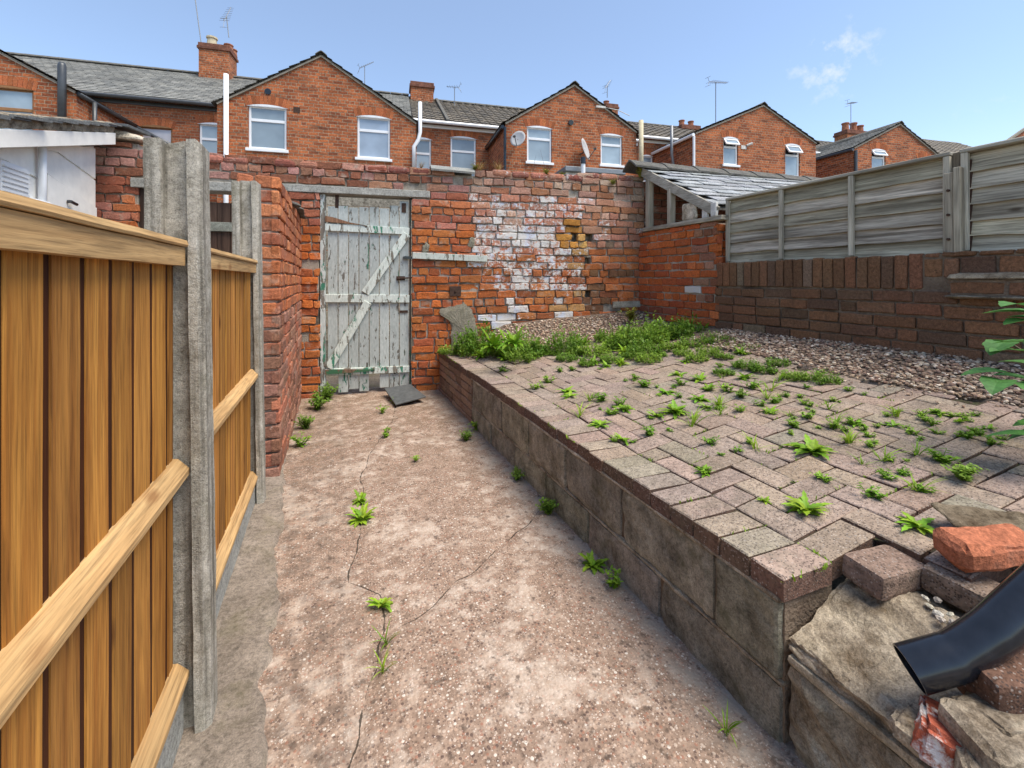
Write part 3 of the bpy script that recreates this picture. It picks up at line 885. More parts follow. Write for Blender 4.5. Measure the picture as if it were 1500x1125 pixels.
# ------------------------------------------------------------------ retaining wall
def rough_box(mb, lo, hi, amp, seed, n=8, col=(1, 1, 1, 1), deform=None, rnd=0.012):
    """box with a lumpy, chipped surface"""
    lo = Vector(lo); hi = Vector(hi); sz = hi - lo
    idx = {}; vs = []; fs = []
    nn = [max(2, int(round(sz[k] / max(sz) * n))) for k in range(3)]
    def vid(i, j, k):
        if (i, j, k) in idx: return idx[(i, j, k)]
        t = Vector((i / nn[0], j / nn[1], k / nn[2]))
        p = Vector([lo[a] + sz[a] * t[a] for a in range(3)])
        c = (lo + hi) / 2
        # pull corners and edges in
        e = sum(1 for a in range(3) if t[a] in (0.0, 1.0))
        if e >= 2:
            for a in range(3):
                if t[a] == 0.0: p[a] += rnd * (0.6 if e == 2 else 1)
                if t[a] == 1.0: p[a] -= rnd * (0.6 if e == 2 else 1)
        d = Vector((0, 0, 0))
        for a in range(3):
            if t[a] == 0.0: d[a] = -1
            if t[a] == 1.0: d[a] = 1
        if d.length: d.normalize()
        q = p * 9 + Vector((seed * 3.1, seed * 1.7, seed))
        p = p + d * noise.fractal(q, 0.8, 2.1, 4) * amp
        if deform: p = deform(p)
        idx[(i, j, k)] = len(vs); vs.append(p)
        return idx[(i, j, k)]
    for i in range(nn[0]):
        for j in range(nn[1]):
            fs.append((vid(i, j, 0), vid(i, j+1, 0), vid(i+1, j+1, 0), vid(i+1, j, 0)))
            fs.append((vid(i, j, nn[2]), vid(i+1, j, nn[2]), vid(i+1, j+1, nn[2]), vid(i, j+1, nn[2])))
    for i in range(nn[0]):
        for k in range(nn[2]):
            fs.append((vid(i, 0, k), vid(i+1, 0, k), vid(i+1, 0, k+1), vid(i, 0, k+1)))
            fs.append((vid(i, nn[1], k), vid(i, nn[1], k+1), vid(i+1, nn[1], k+1), vid(i+1, nn[1], k)))
    for j in range(nn[1]):
        for k in range(nn[2]):
            fs.append((vid(0, j, k), vid(0, j, k+1), vid(0, j+1, k+1), vid(0, j+1, k)))
            fs.append((vid(nn[0], j, k), vid(nn[0], j+1, k), vid(nn[0], j+1, k+1), vid(nn[0], j, k+1)))
    mb.add(vs, fs, col)

rw = thing('retaining_wall', 'low mossy retaining wall of concrete blocks beside the path, holding up the paved patio', 'wall', (1.07, 2.7, 0))
rr = random.Random(3)
bb = MB()
def blk(y0, y1, z0, z1, seed):
    f = rr.uniform(0.8, 1.15)
    rough_box(bb, (1.07 + rr.uniform(-.004, .004), y0 + .005, z0), (1.28, y1 - .005, z1), 0.006, seed, 16, (f, f * rr.uniform(.95, 1.02), f * rr.uniform(.9, 1.0), 1), rnd=0.007)
yj = [0.80, 1.26, 1.735, 2.17, 2.62, 3.07, 3.56]
for a, b in zip(yj[:-1], yj[1:]): blk(a, b, -0.08, 0.148, a * 7)
yj = [0.80, 1.02, 1.49, 1.95, 2.40, 2.86, 3.30, 3.56]
for a, b in zip(yj[:-1], yj[1:]): blk(a, b, 0.156, 0.374, a * 11 + 3)
bb.build('blockwork', M['block'], rw)
mo = MB(); mo.box((1.085, 0.802, -0.08), (1.27, 4.95, 0.372)); mo.build('mortar', M['mortar_d'], rw)
bd = MB(); rough_box(bd, (1.064, 0.80, 0.366), (1.10, 3.57, 0.380), 0.005, 31, 160, (1.15, 1.12, 1.05, 1), rnd=0.003)
rough_box(bd, (1.071, 0.80, 0.145), (1.10, 3.57, 0.159), 0.005, 37, 160, (.9, .86, .78, 1), rnd=0.003)
bd.build('mortar_bed', M['stone'], rw)
bk = MB()
coursed(bk, lambda u, v, w: (1.07 - w, u, v), 3.57, 4.78, -0.03, 0.375, lambda u, z, r: jit(r.choice([(0.27, 0.18, 0.125), (0.32, 0.215, 0.15), (0.23, 0.155, 0.11)]), r, 0.15) + (0,), rr, bh=0.068, bl=0.225, j=0.009, header_every=0, wj=0.003, rough=0.002)
bk.build('brickwork', M['brick_p'], rw)

# rough stone end of the wall
st = MB()
rough_box(st, (1.075, 0.10, -0.08), (1.55, 0.792, 0.222), 0.022, 4, 22, (0.85, 0.85, 0.8, 1))
st.build('lower_stone', M['stone'], rw)
st = MB(); rough_box(st, (1.068, 0.12, 0.224), (1.5, 0.785, 0.250), 0.005, 9, 20, (1.1, 1.08, 1.0, 1), rnd=0.004)
st.build('mortar_bed', M['stone'], rw)
def wedge(p):
    t = (p.z - 0.25) / 0.14
    s = min(1, max(0, (p.x - 1.09) / 0.28))
    top = 0.275 + 0.105 * s ** 0.8 - 0.04 * max(0, (0.45 - p.y) / 0.3)
    z = 0.25 + t * (top - 0.25)
    z += (noise.fractal(Vector((p.x * 12, p.y * 6, 3)), 0.6, 2.2, 5) * 0.009 + round(noise.noise(Vector((p.x * 8, p.y * 3, 8))) * 2.0) * 0.011) * t
    return Vector((p.x, p.y, z))
st = MB(); rough_box(st, (1.082, 0.30, 0.25), (1.66, 0.795, 0.39), 0.016, 12, 70, (1.05, 1.0, 0.92, 1), wedge)
st.build('upper_stone', M['stone'], rw)

# ------------------------------------------------------------------ rubble and loose things by the near corner
def on_z(u, v, z):
    a, b, c = ray(u, v); t = (z - 1.2) / c
    return (a * t, b * t, z)
def loose(name, label, cat, lo, hi, mat, col, rot, loc, seed, amp=0.006, n=12, group=None, rnd=0.007):
    mb = MB(); rough_box(mb, lo, hi, amp, seed, n, col, rnd=rnd)
    o = mb.single(name, mat, label, cat, group=group)
    o.location = loc; o.rotation_euler = rot
    return o
loose('loose_brick', 'broken bright orange-red brick lying on the pavers above the black pipe', 'brick', (-.11, -.05, -.033), (.11, .05, .033), M['brick_r'], (0.42, 0.145, 0.075, 0), (0.06, -0.05, rad(-22)), (1.565, 0.60, 0.512), 2, 0.011, 14, rnd=0.014)
loose('stone_slab', 'thin dark stone slab lying behind the orange loose brick', 'stone', (-.13, -.05, -.012), (.13, .05, .012), M['stone'], (0.55, 0.5, 0.42, 1), (0.25, 0.1, rad(-28)), (1.73, 0.66, 0.515), 5, 0.008, 14)
loose('loose_paver', 'tilted brown paver block at the end of the patio edge, fallen from the corner', 'paver', (-.092, -.052, -.032), (.092, .052, .032), M['paver'], (0.24, 0.165, 0.125, 1), (rad(4), rad(2), rad(-3)), (1.385, 0.737, 0.413), 3, 0.002, 14, rnd=0.004)
loose('loose_paver', 'brown paver block left of the black pipe, beside a pocket of white pebbles', 'paver', (-.10, -.05, -.032), (.10, .05, .032), M['paver'], (0.24, 0.175, 0.13, 1), (rad(2), rad(3), rad(-86)), (1.488, 0.585, 0.415), 8, 0.002, 14, rnd=0.004)
loose('loose_paver', 'reddish brown paver block standing in the rubble to the right of the pipe mouth', 'paver', (-.10, -.05, -.05), (.10, .05, .05), M['paver'], (0.17, 0.095, 0.065, 1), (rad(6), rad(-5), rad(-24)), on_z(1500, 1000, .395), 13, 0.004, 14, rnd=0.006)
loose('half_brick', 'broken half brick with white render and a raw red core, lowest in the rubble', 'brick', (-.06, -.05, -.035), (.06, .05, .035), M['brick'], (0.36, 0.09, 0.05, 0.5), (0.2, 0.1, 0.5), on_z(1392, 1085, .30), 21, 0.014, 12, rnd=0.015)
for i, (u, v, z, s, lb) in enumerate([(1490, 1100, 0.335, 0.075, 'pale flat rubble stone in the bottom right corner, nearest the camera'),
                                      (1475, 1055, 0.35, 0.06, 'grey rubble stone wedged under the reddish brown paver'),
                                      (1345, 1068, 0.288, 0.04, 'small broken stone left of the white and red half brick'),
                                      (1440, 1120, 0.315, 0.045, 'small grey rubble stone right of the white and red half brick')]):
    x, y, z = on_z(u, v, z)
    loose('rubble_stone', lb, 'stone', (-s * 1.3, -s * .8, -s * .5), (s * 1.3, s * .8, s * .5), M['stone'], (1.0, 0.95, 0.88, 1), (rng.uniform(-.2, .2), rng.uniform(-.2, .2), -0.5 + i * 0.35), (x, y, z), 30 + i, 0.012, 12, 'rubble by the end of the retaining wall', rnd=0.012)
wp = random.Random(9)
for k, (x, y) in enumerate([(1.375, 0.635), (1.362, 0.612), (1.385, 0.60), (1.36, 0.585), (1.40, 0.655), (1.42, 0.64), (1.345, 0.60)]):
    mb = MB(); pebble(mb, 0, 0, 0, 0.011, wp, [(0.62, 0.56, 0.47)])
    o = mb.single('pebble', M['gravel'], 'small pale pebble lying on the rough stone under the paver edge', 'pebble', group='white pebbles on the rough stone')
    o.location = (x, y, 0.389)

# black downpipe
dp = MB()
R_ = 0.040
def P_at(u, v, depth):
    a, b, c = ray(u, v); return Vector((a * depth, b * depth, 1.2 + c * depth))
PA, PB_, PC, PD = P_at(1332, 980, .93), P_at(1395, 962, .915), P_at(1458, 922, .905), P_at(1700, 705, .93)
PX = P_at(1420, 950, .91)
axis = [PA, PA.lerp(PB_, .55)] + [PB_ * (1 - t) ** 2 + PX * 2 * t * (1 - t) + PC * t * t for t in [k / 8 for k in range(9)]] + [PC.lerp(PD, .5), PD]
dp.tube(axis, [R_ * 1.07, R_ * 1.05, R_ * 1.04] + [R_] * (len(axis) - 3), 28, caps=False)
dp.tube(axis[:3], [R_ * 0.98, R_ * .95, R_ * 0.93], 28, caps=False)
n = 28
ring = []
vs = dp.v[:n] + dp.v[n * len(axis): n * len(axis) + n]
dp.add(vs, [(i, (i + 1) % n, n + (i + 1) % n, n + i) for i in range(n)])
o = dp.single('drainpipe', M['black'], 'black plastic drainpipe with a bent outlet, discharging onto the rough stone', 'pipe', base=tuple(PA), smooth=True)

# ------------------------------------------------------------------ right boundary wall (X = 3.5)
FRX = lambda u, v, w: (3.5 - w, u, v)
ow = thing('boundary_wall', 'tall bright orange brick stub wall in the far right corner under the slate roofed shed', 'wall', (3.5, 3.85, 0.4))
r4 = random.Random(21)
def col_or(u, z, r):
    c = r.choice([(0.48, 0.125, 0.035), (0.44, 0.11, 0.035), (0.52, 0.15, 0.05), (0.36, 0.09, 0.035)])
    if u < 3.55 and r.random() < 0.5: c = r.choice([(0.33, 0.15, 0.09), (0.38, 0.20, 0.13), (0.22, 0.09, 0.05)])
    if z < 0.9 and r.random() < 0.4: c = (0.25, 0.08, 0.045)
    pnt = 0.85 if (abs(u - 3.6) < 0.07 and abs(z - 1.12) < 0.05) else (0.12 if r.random() < .1 else 0)
    return jit(c, r, 0.18) + (pnt,)
ob = MB()
coursed(ob, FRX, 3.30, 4.50, 0.40, 1.775, col_or, r4, header_every=4, wj=0.005, rough=0.005, left=lambda z: 3.29 + 0.03 * math.sin(z * 19))
ob.build('brickwork', M['brick_r'], ow)
om = MB(); om.box((3.517, 3.32, 0.3), (3.72, 4.6, 1.765)); om.build('mortar', M['mortar'], ow)
oe = MB()
coursed(oe, lambda u, v, w: (u, 3.30 - w, v), 3.51, 3.72, 1.35, 1.775, col_or, r4, header_every=0)
oe.build('wall_end', M['brick_r'], ow)
# brown wall
dw = thing('boundary_wall', 'low dark brown brick wall with an upright brick coping, carrying the grey fence', 'wall', (3.5, 1.5, 0.4))
def col_dk(u, z, r):
    c = r.choice([(0.21, 0.105, 0.055), (0.185, 0.093, 0.05), (0.23, 0.112, 0.058), (0.145, 0.082, 0.05), (0.215, 0.098, 0.052), (0.195, 0.1, 0.055)] if r.random() < .95 else [(0.22, 0.15, 0.095)])
    return jit(c, r, 0.14) + (0.0,)
db = MB()
coursed(db, FRX, -1.2, 3.32, 0.30, 1.135, col_dk, r4, bh=0.0835, header_every=0, wj=0.003, rough=0.003)
db.build('brickwork', M['brick_d'], dw)
sd = MB()
u = 1.66
while u < 3.27:
    brick(sd, FRX, u, u + 0.069, 1.142, 1.365 + r4.uniform(-.004, .004), r4.uniform(-.003, .004), col_dk(u, 1.2, r4), r4, 0.003)
    u += 0.0785
sd.build('coping', M['brick_d'], dw)
tb = MB()
coursed(tb, FRX, -1.2, 1.65, 1.215, 1.37, col_dk, r4, bh=0.13, bl=0.16, header_every=0)
coursed(tb, lambda u, v, w: (3.445 - w, u, v), -1.2, 1.50, 1.115, 1.195, col_dk, r4, bh=0.083, header_every=0)
tb.build('stepped_courses', M['brick_d'], dw)
cp = MB()
rough_box(cp, (3.435, -1.2, 1.192), (3.56, 1.515, 1.225), 0.006, 3, 60, (.8, .76, .68, 1), lambda p: Vector((p.x, p.y, p.z + (p.x - 3.43) * 0.25)))
rough_box(cp, (3.43, -1.2, 1.088), (3.55, 1.53, 1.113), 0.006, 6, 60, (.75, .7, .62, 1))
cp.build('cement_ledge', M['stone'], dw)
dm = MB(); dm.box((3.517, -1.2, 0.2), (3.73, 3.295, 1.362)); dm.box((3.456, -1.2, 1.10), (3.508, 1.495, 1.20)); dm.build('mortar', M['mortar_d'], dw)

# ------------------------------------------------------------------ grey fence on the wall
def fence_panel(y0, y1, label):
    f = thing('grey_fence', label, 'fence', (3.6, (y0 + y1) / 2, 1.37), group='weathered fence panels on the dark wall')
    b = MB(); r = random.Random(int(y0 * 100))
    z = 1.375; k = 0
    while z < 1.955:
        hgt = 0.118
        npt = 26
        vs = []
        for i in range(npt + 1):
            y = y0 + (y1 - y0) * i / npt
            wv = 0.009 * noise.noise(Vector((y * 3, k * 7.7, 0))) + 0.004 * noise.noise(Vector((y * 11, k * 3.3, 2)))
            zt = min(z + hgt + wv, 1.975)
            vs += [(3.578, y, z - 0.012 + wv), (3.600, y, z - 0.012 + wv), (3.606, y, zt), (3.614, y, zt)]
        fs = []
        for i in range(npt):
            a = i * 4; c = a + 4
            fs += [(a, c, c + 2, a + 2), (a + 1, a + 3, c + 3, c + 1), (a, a + 1, c + 1, c), (a + 2, c + 2, c + 3, a + 3)]
        v = r.uniform(0.8, 1.15)
        b.add(vs, fs, (v, v * r.uniform(.97, 1.02), v * r.uniform(.92, 1.02), r.random()))
        z += 0.098; k += 1
    b.build('boards', M['grey_wood'], f)
    n = 3 if y1 - y0 > 1.4 else 2
    for i in range(n + 1):
        y = y0 + (y1 - y0) * i / n
        t = MB(); t.box((3.555, y - 0.017, 1.378), (3.584, y + 0.017, 1.972), (1.1, 1.1, 1.08, rng.random())); t.build('batten', M['grey_post'], f, bevel=0.003)
    t = MB(); t.box((3.553, y0 - 0.02, 1.974), (3.628, y1 + 0.02, 1.998), (1.15, 1.14, 1.1, 0.3)); t.build('cap_rail', M['grey_beam'], f, bevel=0.004)
    return f
fence_panel(1.56, 3.225, 'grey overlap fence panel between the slate roofed shed and the short split post')
fence_panel(-0.25, 1.475, 'grey overlap fence panel at the right edge of the photo, past the split post')
t = MB(); t.box((3.59, 1.478, 1.30), (3.66, 1.556, 1.99), (0.55, .5, .45, .6)); t.single('fence_post', M['grey_post'], 'dark upright timber post hidden between the two grey fence panels', 'post', base=(3.62, 1.517, 1.30))
po = thing('fence_post', 'short split grey timber post with rusty bolts between the two fence panels', 'post', (3.56, 1.5, 1.33))
t = MB(); t.beam((3.545, 1.53, 1.36), (3.54, 1.535, 1.86), 0.05, 0.045, (0, 1, 0), (0.95, .93, .9, .1)); t.build('post_half', M['grey_post'], po, bevel=0.004)
t = MB(); t.beam((3.535, 1.487, 1.36), (3.53, 1.49, 1.885), 0.05, 0.035, (0, 1, 0), (0.8, .78, .74, .7)); t.build('post_half', M['grey_post'], po, bevel=0.004)
t = MB(); t.box((3.58, 1.452, 1.36), (3.64, 1.462, 1.93), (0.6, 0.3, 0.18, .5)); t.build('rusty_strip', M['iron'], po)
for z in (1.45, 1.6, 1.75):
    t = MB(); t.tube([(3.52, 1.53, z), (3.505, 1.53, z)], 0.008, 8); t.build('bolt', M['iron'], po)
t = MB(); t.box((3.60, 3.245, 1.37), (3.66, 3.285, 1.80), (1.05, 1.04, 1.0, .2))
t.single('fence_post', M['grey_post'], 'short grey timber post between the orange stub wall and the first fence panel', 'post', base=(3.62, 3.26, 1.37), bevel=0.004)

# ------------------------------------------------------------------ back wall (row frame, face at y = 4.892)
YB = 4.892
FRB = lambda u, v, w: (u, YB - w, v)
r5 = random.Random(33)
def pick(r, *c): return r.choice(c)
def col_back(u, z, r):
    p = 0.0
    if z > 2.14:
        c = pick(r, (0.27, 0.09, 0.06), (0.33, 0.14, 0.10), (0.38, 0.19, 0.15), (0.22, 0.075, 0.05)) if u < 0.9 else pick(r, (0.36, 0.20, 0.14), (0.42, 0.28, 0.20), (0.34, 0.13, 0.08))
    elif u < 0.85:
        c = pick(r, (0.47, 0.115, 0.035), (0.42, 0.10, 0.035), (0.50, 0.145, 0.05), (0.35, 0.085, 0.04)) if z < 1.72 else pick(r, (0.38, 0.11, 0.07), (0.44, 0.17, 0.12), (0.30, 0.085, 0.055), (0.45, 0.13, 0.06))
    elif u < 2.22:
        c = pick(r, (0.44, 0.11, 0.04), (0.40, 0.115, 0.045), (0.46, 0.15, 0.06), (0.33, 0.09, 0.04)) if z < 1.5 else pick(r, (0.45, 0.22, 0.14), (0.42, 0.16, 0.09), (0.50, 0.30, 0.22), (0.40, 0.17, 0.11))
        d = ((u - 1.45) / 0.85) ** 2 + ((z - 1.58) / 0.85) ** 2
        p = max(0.0, 0.57 - 0.19 * d + r.uniform(-0.13, 0.11))
        if z < 1.0 and r.random() < 0.28: p = 0.72
        elif z < 1.05: p *= 0.5
        if z > 2.2: p *= 0.8
    else:
        c = pick(r, (0.48, 0.25, 0.17), (0.43, 0.20, 0.13), (0.50, 0.30, 0.21), (0.40, 0.155, 0.09), (0.26, 0.17, 0.12)) if z > 1.55 else pick(r, (0.43, 0.115, 0.045), (0.30, 0.095, 0.05), (0.20, 0.085, 0.05), (0.46, 0.14, 0.055))
        if z > 1.6 and r.random() < .12: p = 0.4
    # rust-orange stain around the vent
    ds = math.hypot((u - 2.06) / 0.16, (z - 1.72) / 0.17)
    if ds < 1: c = pick(r, (0.50, 0.24, 0.05), (0.42, 0.19, 0.04), (0.55, 0.32, 0.10)); p *= 0.3
    if u > 1.7 and u < 2.2 and z < 1.6 and r.random() < .25: c = (0.47, 0.26, 0.10)
    if c[1] < 0.16: c = (c[0], c[1] * 1.16, c[2])
    return jit(c, r, 0.2) + (p,)
def top_back(u):
    if u < -2.28: return 2.50
    if u < 0.86: return 2.385
    if u < 2.2: return 2.42
    return 2.46
OPEN = [(-0.742, 0.178, -1, 2.09), (-1.19, 0.375, 2.085, 2.165), (-2.31, -1.44, -1, 2.06), (-2.37, -1.20, 2.055, 2.142),
        (2.03, 2.10, 1.66, 1.76), (2.19, 2.28, 1.64, 1.78), (2.2, 2.28, 1.40, 1.46), (2.2, 2.27, 0.98, 1.07)]
bw = thing('back_wall', 'tall crumbling red brick yard wall with flaking whitewash and a doorway on the left', 'wall', (0.3, YB, 0), 'r')
wb = MB()
coursed(wb, FRB, -3.2, 2.98, -0.02, 2.48, col_back, r5, bh=0.0845, openings=OPEN, top=top_back, wj=0.011, rough=0.0075, miss=0.012, wav=0.009)
wb.build('brickwork', M['brick'], bw)
mw = MB()
for (a, b, c, d) in [(-3.2, -2.32, -0.1, 2.47), (-2.32, -1.43, 2.15, 2.36), (-1.43, -0.752, -0.1, 2.36), (-0.752, 0.188, 2.17, 2.36), (0.188, 2.02, -0.1, 2.36), (2.30, 3.05, -0.1, 2.42), (3.05, 6.4, -0.1, 2.40),
                     (2.02, 2.30, -0.1, 0.97), (2.02, 2.19, 0.97, 1.65), (2.28, 2.30, 0.97, 1.65), (2.19, 2.28, 1.08, 1.39), (2.19, 2.28, 1.47, 1.63), (2.11, 2.18, 1.65, 1.80), (2.02, 2.30, 1.80, 2.38)]:
    mw.box((a, YB + 0.021, c), (b, YB + 0.21, d))
for (a, b, c, d) in OPEN[4:]: mw.box((a - .02, YB + 0.13, c - .02), (b + .02, YB + 0.2, d + .02), (0.1, 0.1, 0.1, 1))
mw.build('mortar', M['mortar_w'], bw)
# jamb bricks of the doorway
jb = MB()
coursed(jb, lambda u, v, w: (-0.742 + w, u, v), YB + 0.005, YB + 0.21, 0, 2.09, col_back, r5, header_every=0, back=0.0) if False else None
tp = MB()
u = -2.28
while u < 2.9:   # top course laid on edge, some missing
    l = 0.225 * r5.uniform(.9, 1.08)
    zt = top_back(u + l / 2) + 0.005
    if r5.random() > 0.10 and not (0.36 < u < 0.86):
        c = jit(pick(r5, (0.26, 0.085, 0.055), (0.33, 0.13, 0.09), (0.22, 0.075, 0.055), (0.36, 0.16, 0.10)), r5, .2)
        vs0 = len(tp.v)
        rough_box(tp, (u, YB - 0.006 + r5.uniform(-.008, .006), zt - 0.055), (u + l - 0.012, YB + 0.2, zt + 0.022 + r5.uniform(-.006, .006)), 0.006, u * 5, 8, c + (0.1 if u < .9 else .3,))
    u += l
tp.build('coping_bricks', M['brick'], bw)
li = MB(); li.box((-1.195, YB - 0.012, 2.09), (0.373, YB + 0.2, 2.165)); li.build('lintel', M['lintel'], bw, bevel=0.005)
li = MB(); li.box((-2.37, YB - 0.012, 2.062), (-1.20, YB + 0.2, 2.150)); li.build('lintel', M['lintel'], bw, bevel=0.005)
pk = MB(); pk.beam((0.185, YB - 0.022, 1.462), (1.0, YB - 0.022, 1.435), 0.028, 0.068, (0, 0, 1), (0.95, 0.93, 0.88, 0.60)); pk.build('fixing_board', M['peel'], bw, bevel=0.003)
pk = MB(); pk.box((0.585, YB - 0.02, 1.02), (0.71, YB + 0.0, 1.13)); pk.tube([(0.648, YB - 0.02, 1.075), (0.648, YB - 0.032, 1.075)], 0.012, 8); pk.build('iron_plate', M['iron'], bw, bevel=0.002)
def blob(mb, cx, cz, pts, y0, y1, seed):
    rr_ = random.Random(seed); out = []
    for (a, b) in zip(pts, pts[1:] + pts[:1]):
        for k in range(5):
            t = k / 5; out.append((a[0] + (b[0] - a[0]) * t + rr_.uniform(-.008, .008), a[1] + (b[1] - a[1]) * t + rr_.uniform(-.008, .008)))
    n = len(out)
    vs = [(a, y1, b) for a, b in out] + [(a, y0 + .008, b) for a, b in out]
    for q in (.8, .5, .2): vs += [(cx + (a - cx) * q, y0 - .006 * (1 - q) + rr_.uniform(-.002, .002), cz + (b - cz) * q) for a, b in out]
    vs.append((cx, y0 - .008, cz))
    fs = [(k*n + i, k*n + (i+1) % n, (k+1)*n + (i+1) % n, (k+1)*n + i) for k in range(4) for i in range(n)] + [(4*n + i, 4*n + (i+1) % n, 5*n) for i in range(n)]
    mb.add(vs, fs)
pk = MB(); blob(pk, 0.72, 0.66, [(.60, .42), (.60, .70), (.57, .78), (.47, .83), (.49, .89), (.62, .91), (.74, .95), (.82, .88), (.87, .76), (.90, .60), (.93, .42)], YB - 0.018, YB + 0.01, 5)
pk.build('cement_patch', M['cement'], bw)
pk = MB(); pk.beam((2.55, YB - 0.012, 0.90), (2.95, YB - 0.012, 0.905), 0.03, 0.075, (0, 0, 1), (1, 1, 0.95, 0.2)); pk.build('embedded_timber', M['grey_beam'], bw)
for (x, z, s) in ((0.83, 1.62, .05), (0.33, 1.55, .05)):
    pk = MB(); blob(pk, x, z, [(x - s, z - s), (x - s * .6, z + s * .5), (x, z + s * 1.2), (x + s * .7, z + s * .6), (x + s * .6, z - s * .7), (x, z - s * 1.4)], YB - 0.014, YB + 0.01, int(x * 90)); pk.build('cement_patch', M['cement'], bw)

rt = MB()
def half_ridge(mb, p0, p1, w, drop, th=0.018, col=(1, 1, 1, 1), seg=8, up=Vector((0, 0, 1))):
    p0 = Vector(p0); p1 = Vector(p1); d = (p1 - p0).normalized(); s = d.cross(up).normalized()
    prof = []
    for i in range(seg + 1):
        t = -1 + 2 * i / seg
        prof.append((t * w, -drop * abs(t) ** 1.25))
    vs = []
    for p in (p0, p1):
        for a, b in prof: vs.append(p + s * a + up * b)
        for a, b in prof: vs.append(p + s * a * 0.97 + up * (b - th))
    n = seg + 1
    fs = []
    for i in range(seg):
        fs += [(i, i + 1, 2*n + i + 1, 2*n + i), (n + i, 3*n + i, 3*n + i + 1, n + i + 1), (i, n + i, n + i + 1, i + 1), (2*n + i, 2*n + i + 1, 3*n + i + 1, 3*n + i)]
    fs += [(0, 2*n, 3*n, n), (seg, n + seg, 3*n + seg, 2*n + seg)]
    mb.add(vs, fs, col)
half_ridge(rt, (0.38, YB + 0.09, 2.475), (0.86, YB + 0.09, 2.462), 0.15, 0.075, 0.02)
rt.single('ridge_tile', M['ridge_pale'], 'single pale grey ridge tile capping the back wall right of the doorway', 'tile', base=(0.6, YB + 0.09, 2.39), frame='r')

# ------------------------------------------------------------------ white gate
gt = thing('gate', 'tall ledged and braced wooden gate with peeling white paint in the back wall doorway', 'gate', (-0.28, YB + 0.06, 0), 'r')
r6 = random.Random(44)
YG = YB + 0.055
pl = MB(); x = -0.675; w = 0.1035
tops = [1.965, 1.975, 1.96, 1.97, 1.975, 1.965, 2.0, 2.05]
for i in range(8):
    z0 = 0.02 if i < 4 else (0.205 if i == 4 else 0.045)
    if i == 0: z0 = 0.2
    v = r6.uniform(0.74, 0.92)
    pl.box((x + 0.004, YG + r6.uniform(-.003, .003), z0 + (0.03 if i in (2,) else 0)), (x + w - 0.005, YG + 0.022, tops[i]), (v, v, v, 0.66 - (0.06 if i in (2, 3, 6) else 0)))
    # dull bottoms
    x += w
pl.build('planks', M['peel'], gt, bevel=0.003)
for (z0, z1, zz0, zz1, h, a) in ((1.745, 0, 1.725, 0, 0.075, .56), (1.01, 0, 0.995, 0, 0.085, .56), (0.245, 0, 0.235, 0, 0.07, .52)):
    l = MB(); l.beam((-0.695, YG - 0.014, z0), (0.155, YG - 0.014, zz0), 0.026, h, (0, 0, 1), (1.12, 1.12, 1.08, a + .04)); l.build('ledge', M['peel'], gt, bevel=0.004)
l = MB(); l.beam((-0.66, YG - 0.022, 0.29), (-0.27, YG - 0.022, 0.965), 0.085, 0.03, (0, 1, 0), (1.15, 1.15, 1.1, .56)); l.build('brace', M['peel'], gt, bevel=0.004)
l = MB(); l.beam((-0.30, YG - 0.022, 1.06), (0.13, YG - 0.022, 1.695), 0.085, 0.03, (0, 1, 0), (1.15, 1.15, 1.1, .55)); l.build('brace', M['peel'], gt, bevel=0.004)
gt_children = [o for o in gt.children if o.name.startswith('brace')]
l = MB(); l.prism([(-0.69, 1.80), (-0.3, 1.775), (-0.27, 1.765), (-0.45, 1.80), (-0.62, 1.85), (-0.69, 1.86)], YG - 0.035, YG - 0.012, (1.3, 0.75, 0.5, 0.2)); l.build('broken_strip', M['peel'], gt)
l = MB(); l.prism([(-0.69, 0.275), (-0.2, 0.255), (-0.28, 0.235), (-0.69, 0.225)], YG - 0.04, YG - 0.028, (1.0, 0.7, 0.55, 0.3)); l.build('broken_strip', M['peel'], gt)
l = MB(); l.box((-0.742, YB + 0.03, 0.0), (-0.692, YB + 0.10, 2.085), (1, 1, 1, .5)); l.build('frame_post', M['peel'], gt, bevel=0.003)
l = MB(); l.box((0.156, YB + 0.05, 0.0), (0.174, YB + 0.12, 2.085), (.5, .5, .5, .3)); l.build('frame_post', M['peel'], gt, bevel=0.003)
l = MB(); l.box((-0.60, YG, 1.95), (-0.565, YG + 0.02, 2.085), (0.12, 0.13, 0.12, .2)); l.build('hanging_strap', M['iron'], gt)
l = MB(); l.box((0.075, YG - .01, 1.93), (0.12, YG + 0.01, 2.03), (0.15, .16, .15, .2)); l.build('hanging_strap', M['iron'], gt)
l = MB(); l.tube([(0.03, YG - 0.02, 1.215), (0.20, YG - 0.02, 1.225)], 0.008, 8); l.box((0.02, YG - 0.012, 1.195), (0.11, YG - 0.002, 1.24)); l.tube([(0.05, YG - 0.02, 1.215), (0.05, YG - 0.06, 1.21)], 0.007, 8); l.build('bolt', M['iron'], gt)
l = MB(); l.box((0.09, YG - 0.03, 1.425), (0.185, YG - 0.005, 1.455)); l.tube([(0.10, YG - 0.03, 1.44), (0.10, YG - 0.055, 1.44)], 0.014, 8); l.build('latch', M['black'], gt)
l = MB(); l.box((0.05, YG - 0.012, 0.845), (0.14, YG - 0.002, 0.87)); l.build('hinge_plate', M['iron'], gt)

